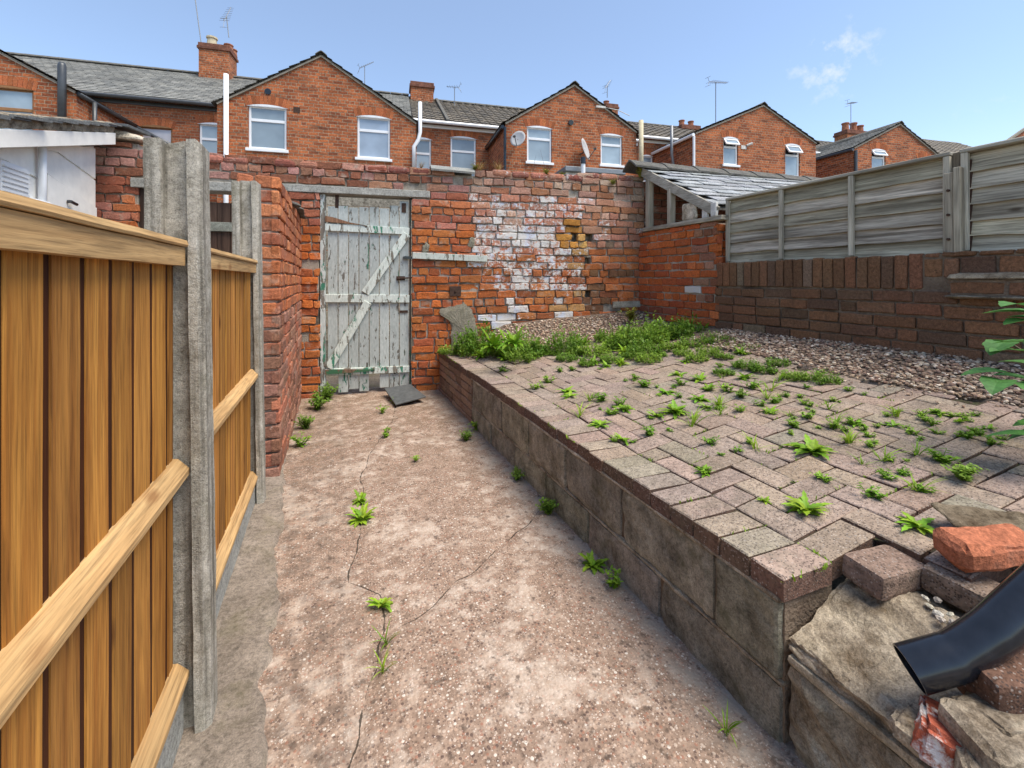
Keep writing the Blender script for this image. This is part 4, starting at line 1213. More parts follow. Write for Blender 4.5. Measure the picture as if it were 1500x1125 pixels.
# dark brown gate of the neighbouring yard
bg_ = thing('gate', 'dark brown stained boarded gate behind the two concrete fence posts', 'gate', (-1.87, YB + 0.06, 0), 'r')
pl = MB(); x = -2.26
for i in range(7):
    v = r6.uniform(.8, 1.15); pl.box((x + .002, YB + 0.06, 0.05), (x + 0.113, YB + 0.082, 1.96), (v, v, v, r6.random())); x += 0.115
pl.build('planks', M['brown_wood'], bg_, bevel=0.003)
for z in (1.72, 1.0, 0.3):
    l = MB(); l.box((-2.26, YB + 0.032, z - 0.045), (-1.46, YB + 0.058, z + 0.045), (0.8, 0.9, 0.9, .3)); l.build('ledge', M['grey_beam'] if z > 1.5 else M['brown_wood'], bg_, bevel=0.003)
l = MB(); l.beam((-2.22, YB + 0.045, 1.66), (-1.5, YB + 0.045, 1.05), 0.09, 0.024, (0, 1, 0), (.9, .9, .9, .6)); l.build('brace', M['brown_wood'], bg_, bevel=0.003)
l = MB(); l.box((-2.31, YB + 0.03, 0), (-2.26, YB + 0.12, 2.06), (.5, .5, .5, .4)); l.build('frame_post', M['brown_wood'], bg_)
# alley boundary seen through the gaps
al = MB()
for i in range(13):
    v = r6.uniform(.7, 1.1); al.box((-1.3, 6.35 + r6.uniform(-.004, .004), i * 0.2), (0.9, 6.375, i * 0.2 + 0.19), (v, v, v, r6.random()))
al.single('alley_fence', M['grey_wood'], 'grey horizontal boards across the alley, seen through the gap above the white gate', 'fence', base=(-0.5, 6.36, 0), frame='r')

# slate lying on the path by the gate
sl = MB(); sl.add([(-.16, -.24, 0), (.15, -.20, 0), (.13, .23, 0), (-.14, .25, 0), (-.16, -.24, .014), (.15, -.20, .014), (.13, .23, .014), (-.14, .25, .014)], [(3,2,1,0),(4,5,6,7),(0,1,5,4),(1,2,6,5),(2,3,7,6),(3,0,4,7)])
o = sl.single('slate', M['slateslab'], 'loose dark roofing slate lying tilted on the path at the foot of the white gate', 'slate', bevel=0.002)
o.location = (0.665, 4.52, 0.055); o.rotation_euler = (rad(5), rad(-4), rad(8))
sl = MB(); rough_box(sl, (-.08, -.05, -.02), (.08, .05, .02), 0.006, 2, 8, (0.3, 0.2, 0.14, 0)); o = sl.single('loose_brick', M['brick'], 'dark brick propping up the loose slate on the path', 'brick'); o.location = (0.70, 4.60, 0.025)

# ------------------------------------------------------------------ left brick pier wall
pw = thing('brick_wall', 'narrow red brick wall with pale mortar running from the fence to the white gate', 'wall', (-0.41, 3.95, 0))
r7 = random.Random(55)
def col_p(u, z, r):
    c = pick(r, (0.45, 0.15, 0.062), (0.41, 0.14, 0.065), (0.49, 0.185, 0.085), (0.33, 0.115, 0.06))
    if z < 0.95: c = pick(r, (0.30, 0.15, 0.10), (0.34, 0.17, 0.12), (0.24, 0.11, 0.07), (0.38, 0.14, 0.08))
    return jit(c, r, 0.18) + (0.15 if r.random() < .15 else 0,)
b = MB()
coursed(b, lambda u, v, w: (-0.297 + w, u, v), 3.0, 5.0, 0.0, 1.83, col_p, r7, header_every=3, wj=0.004, rough=0.005)
coursed(b, lambda u, v, w: (u, 3.0 - w, v), -0.52, -0.299, 0.0, 1.83, col_p, r7, header_every=2, phase=1, wj=0.004, rough=0.004)
b.build('brickwork', M['brick_p'], pw)
b = MB(); b.box((-0.515, 3.016, -0.1), (-0.314, 5.0, 1.815)); b.build('mortar', M['mortar_p'], pw)
for i, (y, tw, dx) in enumerate(((4.02, 0.2, -0.05), (4.42, 0.05, -0.035), (4.75, -0.1, -0.05))):
    b = MB(); rough_box(b, (-0.19, -0.17, -0.014), (0.16, 0.17, 0.014), 0.006, i * 3 + 1, 10, (0.5, 0.48, 0.44, 1), rnd=0.01)
    o = b.build('coping_slate', M['ridge'], pw, local=True); o.location = (-0.36 + dx + 0.41, y - 3.95, 1.845 + 0.012 * i); o.rotation_euler = (rad(6) * (1 - i), rad(16), tw)

# ------------------------------------------------------------------ left fence: concrete posts and pine panels
def cpost(x, y, top, yaw, label):
    """H section post; slots face +-Y"""
    w, d, s, e = 0.062, 0.05, 0.028, 0.026
    prof = [(-w, -d), (-s, -d), (-s + .004, -d + e), (s - .004, -d + e), (s, -d), (w - .014, -d), (w, -d + .014), (w, d - .014), (w - .014, d), (s, d), (s - .004, d - e), (-s + .004, d - e), (-s, d), (-w, d)]
    mb = MB(); n = len(prof); H = 26
    vs = []; r = random.Random(int(y * 50))
    tops = [r.uniform(-.008, .006) for _ in prof]
    for k in range(H + 1):
        z = -0.12 + (top + 0.12) * k / H
        for i, (a, c) in enumerate(prof):
            q = Vector((a * 20, c * 20 + y * 7, z * 9))
            dd = 0.0025 * noise.noise(q)
            zz = z + (tops[i] if k == H else 0)
            vs.append((x + a + dd, y + c + dd, zz))
    fs = [(k*n + i, k*n + (i + 1) % n, (k+1)*n + (i + 1) % n, (k+1)*n + i) for k in range(H) for i in range(n)]
    b0 = H * n
    fs += [(b0 + 0, b0 + 1, b0 + 2, b0 + 11, b0 + 12, b0 + 13), (b0 + 2, b0 + 3, b0 + 10, b0 + 11), (b0 + 3, b0 + 4, b0 + 5, b0 + 6, b0 + 7, b0 + 8, b0 + 9, b0 + 10)]
    mb.add(vs, fs)
    o = mb.single('concrete_post', M['cpost'], label, 'post', base=(x, y, 0), group='slotted concrete fence posts')
    o.rotation_euler = (rad(-0.6), rad(-0.9), yaw)
    return o
cpost(-0.362, 1.43, 1.565, 0.02, 'stained slotted concrete fence post nearest the camera, taller than the pine panels')
cpost(-0.398, 2.69, 1.715, 0.02, 'slimmer looking concrete fence post against the end of the red brick wall')
cpost(-0.365, 0.12, 1.55, 0.02, 'concrete fence post at the near end of the pine fence')

def pine_panel(y0, y1, xa, xb, label):
    f = thing('pine_fence', label, 'fence', ((xa + xb) / 2, (y0 + y1) / 2, 0.17), group='golden pine fence panels')
    X = lambda y: xa + (xb - xa) * (y - y0) / (y1 - y0)
    r = random.Random(int(y0 * 77) + 5)
    b = MB(); pitch = 0.1; y = y0 + 0.013; k = 0
    back = MB()
    while y < y1 - 0.03:
        ye = min(y + pitch - 0.0185, y1 - 0.01)
        v = r.uniform(0.72, 1.12); al = r.random()
        xf = X(y) - 0.005
        t = r.uniform(-0.002, 0.003)
        prof = [(xf + t, y), (xf + 0.001, y + 0.004), (xf + 0.002, ye - 0.003), (xf - 0.001, ye), (xf - 0.016, ye), (xf - 0.016, y)]
        vs = []
        H = 6
        for h in range(H + 1):
            z = 0.138 + 1.122 * h / H
            for (a, c) in prof: vs.append((a + 0.0015 * noise.noise(Vector((z * 3, y * 9, 1))), c + 0.0015 * noise.noise(Vector((z * 3, y * 13, 4))), z))
        n = len(prof)
        b.add(vs, [(h*n + i, h*n + (i + 1) % n, (h+1)*n + (i + 1) % n, (h+1)*n + i) for h in range(H) for i in range(n)], (v, v * r.uniform(.96, 1.02), v * r.uniform(.88, 1.05), al))
        # lapped edge of the next board, stained dark brown, set back
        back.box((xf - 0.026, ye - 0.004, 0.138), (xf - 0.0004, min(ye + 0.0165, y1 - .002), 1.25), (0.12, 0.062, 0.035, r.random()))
        y += pitch; k += 1
    n0 = len(b.v)
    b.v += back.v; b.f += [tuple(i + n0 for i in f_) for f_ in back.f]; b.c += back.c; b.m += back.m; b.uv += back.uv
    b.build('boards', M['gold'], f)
    def rail(prof, nm, c=1.0):
        vs = []; N = 8
        for i in range(N + 1):
            y = y0 + 0.004 + (y1 - y0 - 0.008) * i / N
            for (a, z) in prof: vs.append((X(y) + a + 0.001 * noise.noise(Vector((y * 5, z * 9, 0))), y, z + 0.0012 * noise.noise(Vector((y * 6, a * 9, 4)))))
        n = len(prof)
        fs = [(i*n + k, i*n + (k + 1) % n, (i+1)*n + (k + 1) % n, (i+1)*n + k) for i in range(N) for k in range(n)]
        fs += [tuple(range(n - 1, -1, -1)), tuple(N*n + k for k in range(n))]
        m = MB(); m.add(vs, fs, (c, c, c, r.random())); m.build(nm, M['rail'], f)
    rail([(-0.022, 1.237), (0.022, 1.237), (0.022, 1.284), (-0.022, 1.284)], 'rail', 1.0)
    rail([(-0.04, 1.286), (0.028, 1.286), (0.030, 1.291), (0.026, 1.303), (-0.04, 1.303)], 'cap_rail', 1.05)
    rail([(-0.018, 0.656), (0.006, 0.660), (0.031, 0.690), (0.031, 0.706), (0.006, 0.733), (-0.018, 0.737)], 'rail', 1.0)
    rail([(-0.018, 0.137), (0.012, 0.140), (0.031, 0.160), (0.031, 0.174), (0.006, 0.200), (-0.018, 0.204)], 'rail', 0.92)
    m = MB(); vs = []
    m.add([(X(y0) - .03, y0, -0.1), (X(y0) + .018, y0, -0.1), (X(y0) + .018, y0, .134), (X(y0) - .03, y0, .134), (X(y1) - .03, y1, -0.1), (X(y1) + .018, y1, -0.1), (X(y1) + .018, y1, .134), (X(y1) - .03, y1, .134)],
          [(3,2,1,0),(4,5,6,7),(0,1,5,4),(1,2,6,5),(2,3,7,6),(3,0,4,7)])
    m.build('gravel_board', M['gboard'], f, bevel=0.004)
pine_panel(0.145, 1.402, -0.381, -0.381, 'golden pine closeboard fence panel nearest the camera, with two stout rails')
pine_panel(1.458, 2.662, -0.392, -0.396, 'golden pine closeboard fence panel between the two concrete posts')

# ------------------------------------------------------------------ white shed on the left
ws = thing('shed', 'white painted timber shed with a slate verge at the left edge, behind the pine fence', 'shed', (-2.6, 4.0, 0))
SX = lambda y: -1.86 - 0.09 * (y - 3.5) / 1.5
def slopez(y): return 1.995 + (y - 3.57) * 0.287
b = MB()
y0s, y1s = 2.4, 5.02
N = 8
for k in range(N):    # boards, slightly out of level
    za, zb = 0.2 + k * 0.285, 0.2 + (k + 1) * 0.285 - 0.016
    def zz(z, y): return min(z - (y - 4.0) * 0.10, slopez(y) - 0.02)
    ys_ = np.linspace(y0s, y1s, 9)
    vs = []
    for y in ys_: vs += [(SX(y), y, zz(za, y)), (SX(y), y, zz(zb, y)), (SX(y) - 0.02, y, zz(zb, y)), (SX(y) - 0.02, y, zz(za, y))]
    fs = []
    for i in range(8):
        a = i * 4; c = a + 4
        fs += [(a, c, c + 1, a + 1), (a + 1, c + 1, c + 2, a + 2), (a, a + 3, c + 3, c)]
    b.add(vs, fs)
b.add([(SX(y0s) - .012, y0s, 0), (SX(y1s) - .012, y1s, 0), (SX(y1s) - .012, y1s, slopez(y1s) - .03), (SX(y0s) - .012, y0s, slopez(y0s) - .03)], [(0, 1, 2, 3)])
b.box((-4.2, 2.4, 0), (-1.9, 2.43, 1.7))
b.build('wall', M['white'], ws)
b = MB()
vs = []
for y in (2.3, 5.06):
    vs += [(SX(y) + 0.105, y, slopez(y)), (SX(y) + 0.13, y, slopez(y)), (SX(y) + 0.13, y, slopez(y) + 0.105), (SX(y) + 0.105, y, slopez(y) + 0.105)]
b.add(vs, [(3,2,1,0),(4,5,6,7),(0,1,5,4),(1,2,6,5),(2,3,7,6),(3,0,4,7)])
b.build('bargeboard', M['white'], ws, bevel=0.003)
b = MB(); b.add([(SX(2.3) + .11, 2.3, slopez(2.3) + .004), (SX(5.06) + .11, 5.06, slopez(5.06) + .004), (SX(5.06) - .02, 5.06, slopez(5.06) + .004), (SX(2.3) - .02, 2.3, slopez(2.3) + .004)], [(0, 1, 2, 3)]); b.build('soffit', M['white'], ws)
b = MB(); r8 = random.Random(8)
rough_box(b, (-1.95, 2.3, 0.0), (-1.735, 5.06, 0.085), 0.014, 7, 90, (0.9, 0.87, 0.8, 1), lambda p: Vector((p.x + (SX(p.y) + 1.86), p.y, p.z + slopez(p.y) + 0.108)), rnd=0.006)
b.build('mortar_verge', M['stone'], ws)
b = MB()
y = 2.25
while y < 5.0:
    L = 0.36; y2 = y + L
    z0 = slopez(y) + 0.165; z1 = slopez(y2) + 0.172
    xr_ = SX(y) + 0.14 + r8.uniform(-.012, .02)
    for (xa, xb) in ((xr_ - 0.3, xr_), (xr_ - 0.62, xr_ - 0.305), (xr_ - 0.94, xr_ - 0.625)):
        b.add([(xa, y, z0 + .022), (xb, y, z0 + .018), (xb, y2, z1 - .012), (xa, y2, z1 - .012), (xa, y, z0 + .032), (xb, y, z0 + .03), (xb, y2, z1 + .002), (xa, y2, z1 + .002)],
              [(3,2,1,0),(4,5,6,7),(0,1,5,4),(1,2,6,5),(2,3,7,6),(3,0,4,7)], (0.55, 0.55, 0.54, 1))
    y += 0.2
b.build('roof', M['paleslate'], ws)
b = MB(); b.box((SX(4.55) + 0.004, 4.12, 0.2), (SX(4.55) + 0.03, 5.0, 1.0))
vs = [(SX(4.14) + .026, 4.14, 0.3), (SX(4.97) + .026, 4.97, 0.3), (SX(4.97) + .026, 4.97, 1.83), (SX(4.14) + .026, 4.14, 1.95)]
b = MB(); b.add(vs + [(p[0] - .02, p[1], p[2]) for p in vs], [(0, 1, 2, 3), (0, 4, 5, 1), (1, 5, 6, 2), (2, 6, 7, 3), (3, 7, 4, 0)])
dr = b.build('door', M['white'], ws)
b = MB(); b.add([(SX(4.11) + .003, 4.11, 0.3), (SX(4.985) + .003, 4.985, 0.3), (SX(4.985) + .003, 4.985, 1.845), (SX(4.11) + .003, 4.11, 1.975), (SX(4.11) - .004, 4.11, 0.3), (SX(4.985) - .004, 4.985, 0.3), (SX(4.985) - .004, 4.985, 1.845), (SX(4.11) - .004, 4.11, 1.975)], [(3,2,1,0),(4,5,6,7),(0,1,5,4),(1,2,6,5),(2,3,7,6),(3,0,4,7)]); b.build('door_gap_shade', M['dkmetal'], ws)  # dark sheet behind the door, drawn as the shaded outline of its gap
b = MB(); b.tube([(SX(4.4) + .03, 4.42, 1.80), (SX(4.4) + .05, 4.42, 1.80), (SX(4.4) + .05, 4.5, 1.79)], 0.012, 8); b.build('handle', M['black'], dr)
b = MB(); b.box((SX(3.7) + .004, 3.60, 1.72), (SX(3.7) + .03, 3.86, 1.92))
for k in range(6): b.box((SX(3.7) + .03, 3.61, 1.735 + k * 0.03), (SX(3.7) + .042, 3.85, 1.75 + k * 0.03))
b.build('vent', M['upvc'], ws)
b = MB(); b.tube([(SX(4.05) + .035, 4.045, 1.6), (SX(4.05) + .035, 4.045, slopez(4.05) - .01)], 0.022, 12); b.build('conduit', M['upvc'], ws, smooth=True)
b = MB(); b.box((SX(3.95) + .004, 3.92, 1.62), (SX(3.95) + .06, 4.1, 1.74)); b.build('junction_box', M['upvc'], ws, bevel=0.006)
# slate and mortar capping on the brickwork next to the shed
cs = MB()
rough_box(cs, (-2.62, YB - 0.03, 2.50), (-2.28, YB + 0.2, 2.60), 0.02, 3, 12, (1.5, 1.5, 1.45, 1), lambda p: Vector((p.x, p.y, 2.5 + (p.z - 2.5) * (1 - 0.55 * (p.x + 2.62) / 0.34))), rnd=0.01)
cs.single('mortar_fillet', M['stone'], 'pale mortar fillet on top of the brick pier beside the white shed', 'mortar', base=(-2.45, YB, 2.5), frame='r')
cs = MB()
cs.add([(-2.95, YB - 0.07, 2.615), (-2.36, YB - 0.07, 2.60), (-2.30, YB + 0.2, 2.60), (-2.95, YB + 0.2, 2.66), (-2.95, YB - 0.07, 2.64), (-2.36, YB - 0.07, 2.625), (-2.30, YB + 0.2, 2.625), (-2.95, YB + 0.2, 2.685)], [(3,2,1,0),(4,5,6,7),(0,1,5,4),(1,2,6,5),(2,3,7,6),(3,0,4,7)])
cs.single('capping_slate', M['slateslab'], 'dark flat slate capping the wall end between the white shed and the brown gate', 'slate', base=(-2.6, YB, 2.6), frame='r', bevel=0.003)

# ------------------------------------------------------------------ slate roofed shed behind the right wall
ss = thing('shed', 'open sided old shed with a pale slate roof behind the right hand wall', 'shed', (4.4, 4.3, 0), 'r')
r9 = random.Random(66)
def roofpt(x, t, dz=0):   # t 0 at ridge .. 1 at eave
    return Vector((x + 0.10 * t, 4.80 - 1.05 * t, 2.535 - 0.60 * t + dz))
b = MB()
rows = 9
for k in range(rows):
    t0, t1 = k / rows - 0.02, (k + 1) / rows + 0.03
    x = 2.93 + (0.12 if k % 2 else 0) - 0.02 + r9.uniform(0, .06)
    while x < 6.2:
        w = r9.uniform(0.24, 0.34)
        dz = 0.004 + r9.uniform(0, .006); lift = 0.022 + r9.uniform(0, .012); sk = r9.uniform(-.012, .012)
        e = r9.uniform(-.012, .014)
        A_, B_, C_, D_ = roofpt(x, t1 + e, lift), roofpt(x + w - 0.012, t1 + e + sk, lift + r9.uniform(-.006, .006)), roofpt(x + w - 0.012, t0, dz), roofpt(x, t0, dz)
        up = Vector((0, 0, 0.009)); f = r9.uniform(0.8, 1.2)
        b.add([A_, B_, C_, D_, A_ + up, B_ + up, C_ + up, D_ + up], [(3,2,1,0),(4,5,6,7),(0,1,5,4),(1,2,6,5),(2,3,7,6),(3,0,4,7)], (f, f * r9.uniform(.98, 1.02), f * r9.uniform(.97, 1.05), 1))
        x += w
b.build('slates', M['paleslate'], ss)
b = MB(); b.add([roofpt(2.98, 0, -.01), roofpt(6.2, 0, -.01), roofpt(6.2, 1.02, -.01), roofpt(2.98, 1.02, -.01), roofpt(2.98, 0, -.03), roofpt(6.2, 0, -.03), roofpt(6.2, 1.02, -.03), roofpt(2.98, 1.02, -.03)], [(3,2,1,0),(4,5,6,7),(0,1,5,4),(1,2,6,5),(2,3,7,6),(3,0,4,7)], (.5, .5, .5, .2)); b.build('roof_boards', M['grey_beam'], ss)
x = 2.76; k = 0
while x < 6.1:
    b = MB(); L = 0.44
    half_ridge(b, (x, 4.86, 2.665 - (0.006 * k)), (x + L + 0.02, 4.86, 2.645 - 0.006 * k), 0.16, 0.10, 0.022)
    b.build('ridge_tile', M['ridge'], ss); x += L; k += 1
b = MB(); b.beam(roofpt(2.93, -0.03, -0.035), roofpt(2.96, 1.05, -0.035), 0.03, 0.10, (0, 0, 1), (1.05, 1.03, 1, .4)); b.build('bargeboard', M['grey_beam'], ss, bevel=0.003)
b = MB(); b.box((2.93, 4.70, 1.80), (3.0, 4.77, 2.45), (.9, .88, .85, .1)); b.build('post', M['grey_post'], ss, bevel=0.003)
b = MB(); b.box((2.97, 4.33, 1.80), (3.04, 4.39, 2.22), (1.05, 1.03, 1, .6)); b.build('post', M['grey_post'], ss, bevel=0.003)
b = MB(); b.beam((2.955, 4.80, 1.805), (3.09, 3.62, 1.805), 0.10, 0.045, (0, 0, 1), (1.15, 1.1, 1.02, .7)); b.build('wall_plate', M['grey_beam'], ss, bevel=0.004)
b = MB(); rough_box(b, (3.02, 3.97, 1.83), (3.06, 4.2, 2.02), 0.01, 4, 10, (1.6, 1.6, 1.55, 1)); b.build('render_infill', M['stone'], ss)
for y in (3.86, 3.73):
    b = MB(); b.box((3.04, y - 0.04, 1.83), (3.07, y + 0.035, 1.965)); b.build('white_block', M['dirtywhite'], ss, bevel=0.004)
b = MB()
coursed(b, FRB, 3.0, 4.6, 1.3, 2.42, lambda u, z, r: jit((0.26, 0.11, 0.07), r, .25) + (0.3 if r.random() < .3 else 0,), r9, header_every=0)
b.build('inner_brickwork', M['brick'], ss)
b = MB(); b.box((6.1, 3.7, 0.0), (6.2, 4.85, 2.0)); b.box((4.4, 3.9, 0.3), (4.45, 4.85, 2.2), (.4, .4, .4, .3)); b.build('inner_boards', M['brown_wood'], ss)

# ------------------------------------------------------------------ houses (row frame)
YW, YM, YR = 12.166, 14.46, 18.36       # wing gables, main rear wall, ridge

def wall_holes(mb, X0, X1, Z0, topf, holes, y, brk=(), depth=0.10, ax='x', flip=1):
    """vertical wall with rectangular openings; coordinate along wall is x (or y when ax=='y')"""
    bx = sorted(set([X0, X1] + [h[0] for h in holes] + [h[1] for h in holes] + list(brk)))
    bx = [b for b in bx if X0 - 1e-6 <= b <= X1 + 1e-6]
    def P(a, z, d=0): return (a, y + d, z) if ax == 'x' else (y + d, a, z)
    for a, b in zip(bx[:-1], bx[1:]):
        mid = (a + b) / 2
        hs = sorted([h for h in holes if h[0] < mid < h[1]], key=lambda h: h[2])
        z = Z0
        for h in hs:
            mb.add([P(a, z), P(b, z), P(b, h[2]), P(a, h[2])], [(0, 1, 2, 3)], uvs=[[(a, z), (b, z), (b, h[2]), (a, h[2])]])
            z = h[3]
        mb.add([P(a, z), P(b, z), P(b, topf(b)), P(a, topf(a))], [(0, 1, 2, 3)], uvs=[[(a, z), (b, z), (b, topf(b)), (a, topf(a))]])
    for h in holes:
        a, b, c, d = h[:4]
        for (p, q) in (((a, c), (a, d)), ((b, c), (b, d)), ((a, d), (b, d)), ((a, c), (b, c))):
            mb.add([P(p[0], p[1]), P(q[0], q[1]), P(q[0], q[1], depth * flip), P(p[0], p[1], depth * flip)], [(0, 1, 2, 3)], uvs=[[(0, p[1]), (0.1, q[1]), (0.1, q[1]), (0, p[1])]])

def window(parent, x0, x1, z0, z1, y, style='fan', frame='upvc', glass='glass', open_top=False, sill=True, arch=True):
    yf = y + 0.045; t = 0.055
    f = MB()
    f.box((x0 + .004, yf, z0 + .004), (x0 + t, yf + 0.055, z1 - .004)); f.box((x1 - t, yf, z0 + .004), (x1 - .004, yf + 0.055, z1 - .004))
    f.box((x0 + t, yf, z0 + .004), (x1 - t, yf + 0.055, z0 + t)); f.box((x0 + t, yf, z1 - t), (x1 - t, yf + 0.055, z1 - .004))
    zt = z1 - (z1 - z0) * 0.33
    if style == 'fan': f.box((x0 + t, yf - 0.004, zt - 0.035), (x1 - t, yf + 0.05, zt + 0.035))
    fo = f.build('window', M[frame], parent, bevel=0.005)
    zs = [(z0 + t, zt - .035), (zt + .035, z1 - t)] if style == 'fan' else [(z0 + t, z1 - t)]
    for k, (a, b_) in enumerate(zs):
        if k == 1 and open_top:
            # casement hung at the top and pushed outwards
            s = MB(); L = b_ - a; an = rad(32)
            top = Vector((0, yf - 0.01, z1 - t)); dv = Vector((0, -math.sin(an), -math.cos(an)))
            def q(x, l, o): 
                p = top + dv * l; return (x, p.y - o * math.cos(an), p.z + o * math.sin(an))
            for (xa, xb, la, lb) in ((x0 + .02, x0 + .06, 0, L + .03), (x1 - .06, x1 - .02, 0, L + .03), (x0 + .06, x1 - .06, 0, .04), (x0 + .06, x1 - .06, L - .01, L + .03)):
                s.add([q(xa, la, 0), q(xb, la, 0), q(xb, lb, 0), q(xa, lb, 0), q(xa, la, .04), q(xb, la, .04), q(xb, lb, .04), q(xa, lb, .04)], [(3,2,1,0),(4,5,6,7),(0,1,5,4),(1,2,6,5),(2,3,7,6),(3,0,4,7)])
            so = s.build('open_casement', M[frame], fo)
            s = MB(); s.add([q(x0 + .06, .03, .02), q(x1 - .06, .03, .02), q(x1 - .06, L, .02), q(x0 + .06, L, .02)], [(0, 1, 2, 3)]); s.build('pane', M[glass], fo)
            d_ = MB(); d_.add([(x0 + t, yf + .04, a), (x1 - t, yf + .04, a), (x1 - t, yf + .04, b_), (x0 + t, yf + .04, b_)], [(0, 1, 2, 3)], (0.05, .05, .05, 1)); d_.build('dark_opening', M['black'], fo)
        else:
            p = MB(); p.box((x0 + t - .004, yf + 0.02, a - .004), (x1 - t + .004, yf + 0.03, b_ + .004)); p.build('pane', M[glass], fo)
    if sill:
        s = MB(); s.box((x0 - 0.05, y - 0.05, z0 - 0.07), (x1 + 0.05, y + 0.06, z0 + 0.002)); s.build('sill', M['upvc' if frame == 'upvc' else 'lintel'], fo, bevel=0.006)
    if arch:
        s = MB(); n = int((x1 - x0 + .16) / 0.085); r = random.Random(int(x0 * 100))
        xc = (x0 + x1) / 2; hw = (x1 - x0) / 2 + 0.05; rise = 0.07; Rr = (hw * hw + rise * rise) / (2 * rise); zc = z1 + rise - Rr - 0.03
        am = math.asin(hw / Rr)
        for i in range(n):
            a0 = -am + 2 * am * (i + .06) / n; a1 = -am + 2 * am * (i + .94) / n
            pts = [(xc + math.sin(a) * q_, zc + math.cos(a) * q_) for a, q_ in ((a0, Rr), (a1, Rr), (a1, Rr + .21), (a0, Rr + .21))]
            s.prism(pts, y - 0.006, y + 0.05, jit((0.40, 0.125, 0.05), r, .3) + (0,))
        s.build('brick_arch', M['brick_r'], fo)
        s = MB()   # curved head piece filling between frame and arch
        pts = [(x0 + .0, z1 - .01)] + [(xc + math.sin(-am + 2 * am * i / 8) * (Rr - .002), zc + math.cos(-am + 2 * am * i / 8) * (Rr - .002)) for i in range(9)] + [(x1, z1 - .01)]
        s.prism(pts, y - 0.004, y + 0.05); s.build('arched_head', M[frame], fo)
    return fo

def roof_plane(mb, O, Uv, Vv, courses, wave=0, th=0.03):
    """O eave corner, Uv along eave, Vv up the slope"""
    O = Vector(O); Uv = Vector(Uv); Vv = Vector(Vv)
    N = Uv.cross(Vv).normalized()
    if N.z < 0: N = -N
    Lu, Lv = Uv.length, Vv.length
    nu = max(2, int(Lu / wave * 6)) if wave else 12
    r = random.Random(int(Lu * 100 + Lv * 10))
    for c in range(courses):
        v0, v1 = c / courses, (c + 1) / courses
        vs = []; uvs = []
        row = []
        for (v, off) in ((v0, -0.002), (v0, th), (v1, 0.002)):
            for i in range(nu + 1):
                u = i / nu
                h = off + (0.022 * max(-0.4, math.sin(u * Lu / wave * 2 * PI)) if wave else 0.006 * noise.noise(Vector((u * Lu * 2, c * 1.9, 1))))
                sag = 0.02 * noise.noise(Vector((u * Lu * .5, v * Lv * .5, 4)))
                vs.append(O + Uv * u + Vv * v + N * (h + sag))
                row.append((u * Lu, v * Lv + (0.0005 if off > 0.01 else 0)))
        fs = []; uu = []
        for k in range(2):
            for i in range(nu):
                q = (k*(nu+1) + i, k*(nu+1) + i + 1, (k+1)*(nu+1) + i + 1, (k+1)*(nu+1) + i)
                fs.append(q); uu.append([row[j] for j in q])
        mb.add(vs, fs, uvs=uu)
    mb.add([O - N * .03, O + Uv - N * .03, O + Uv + Vv - N * .03, O + Vv - N * .03], [(0, 1, 2, 3)], uvs=[[(0, 0)] * 4])

def chimney(parent, x0, x1, y0, y1, z0, z1, pots, mat='hbrick'):
    b = MB()
    def side(a, c, u0):
        L = math.dist(a, c)
        b.add([(a[0], a[1], z0), (c[0], c[1], z0), (c[0], c[1], z1), (a[0], a[1], z1)], [(0, 1, 2, 3)], uvs=[[(u0, z0), (u0 + L, z0), (u0 + L, z1), (u0, z1)]])
    cs_ = [(x0, y0), (x1, y0), (x1, y1), (x0, y1)]
    for i in range(4): side(cs_[i], cs_[(i + 1) % 4], i * 1.3)
    e = 0.05
    c = b.build('chimney', M[mat], parent)
    b = MB(); b.box((x0 - e, y0 - e, z1 - 0.20), (x1 + e, y1 + e, z1 - 0.10)); b.box((x0 - .02, y0 - .02, z1 - 0.10), (x1 + .02, y1 + .02, z1 + 0.02)); b.build('chimney_cap', M['sootbrick'], c, bevel=.01)
    for (px_, py_, h, m, rr_) in pots:
        p = MB(); p.tube([(px_, py_, z1), (px_, py_, z1 + h * .85), (px_, py_, z1 + h * .86), (px_, py_, z1 + h)], [rr_, rr_ * .85, rr_ * 1.05, rr_ * 1.05], 10); p.build('chimney_pot', M[m], c, smooth=False)
    fl = MB(); fl.box((x0 - .09, y0 - .1, z0 + .55), (x1 + .09, y1 + .09, z0 + .60)) if False else None
    return c

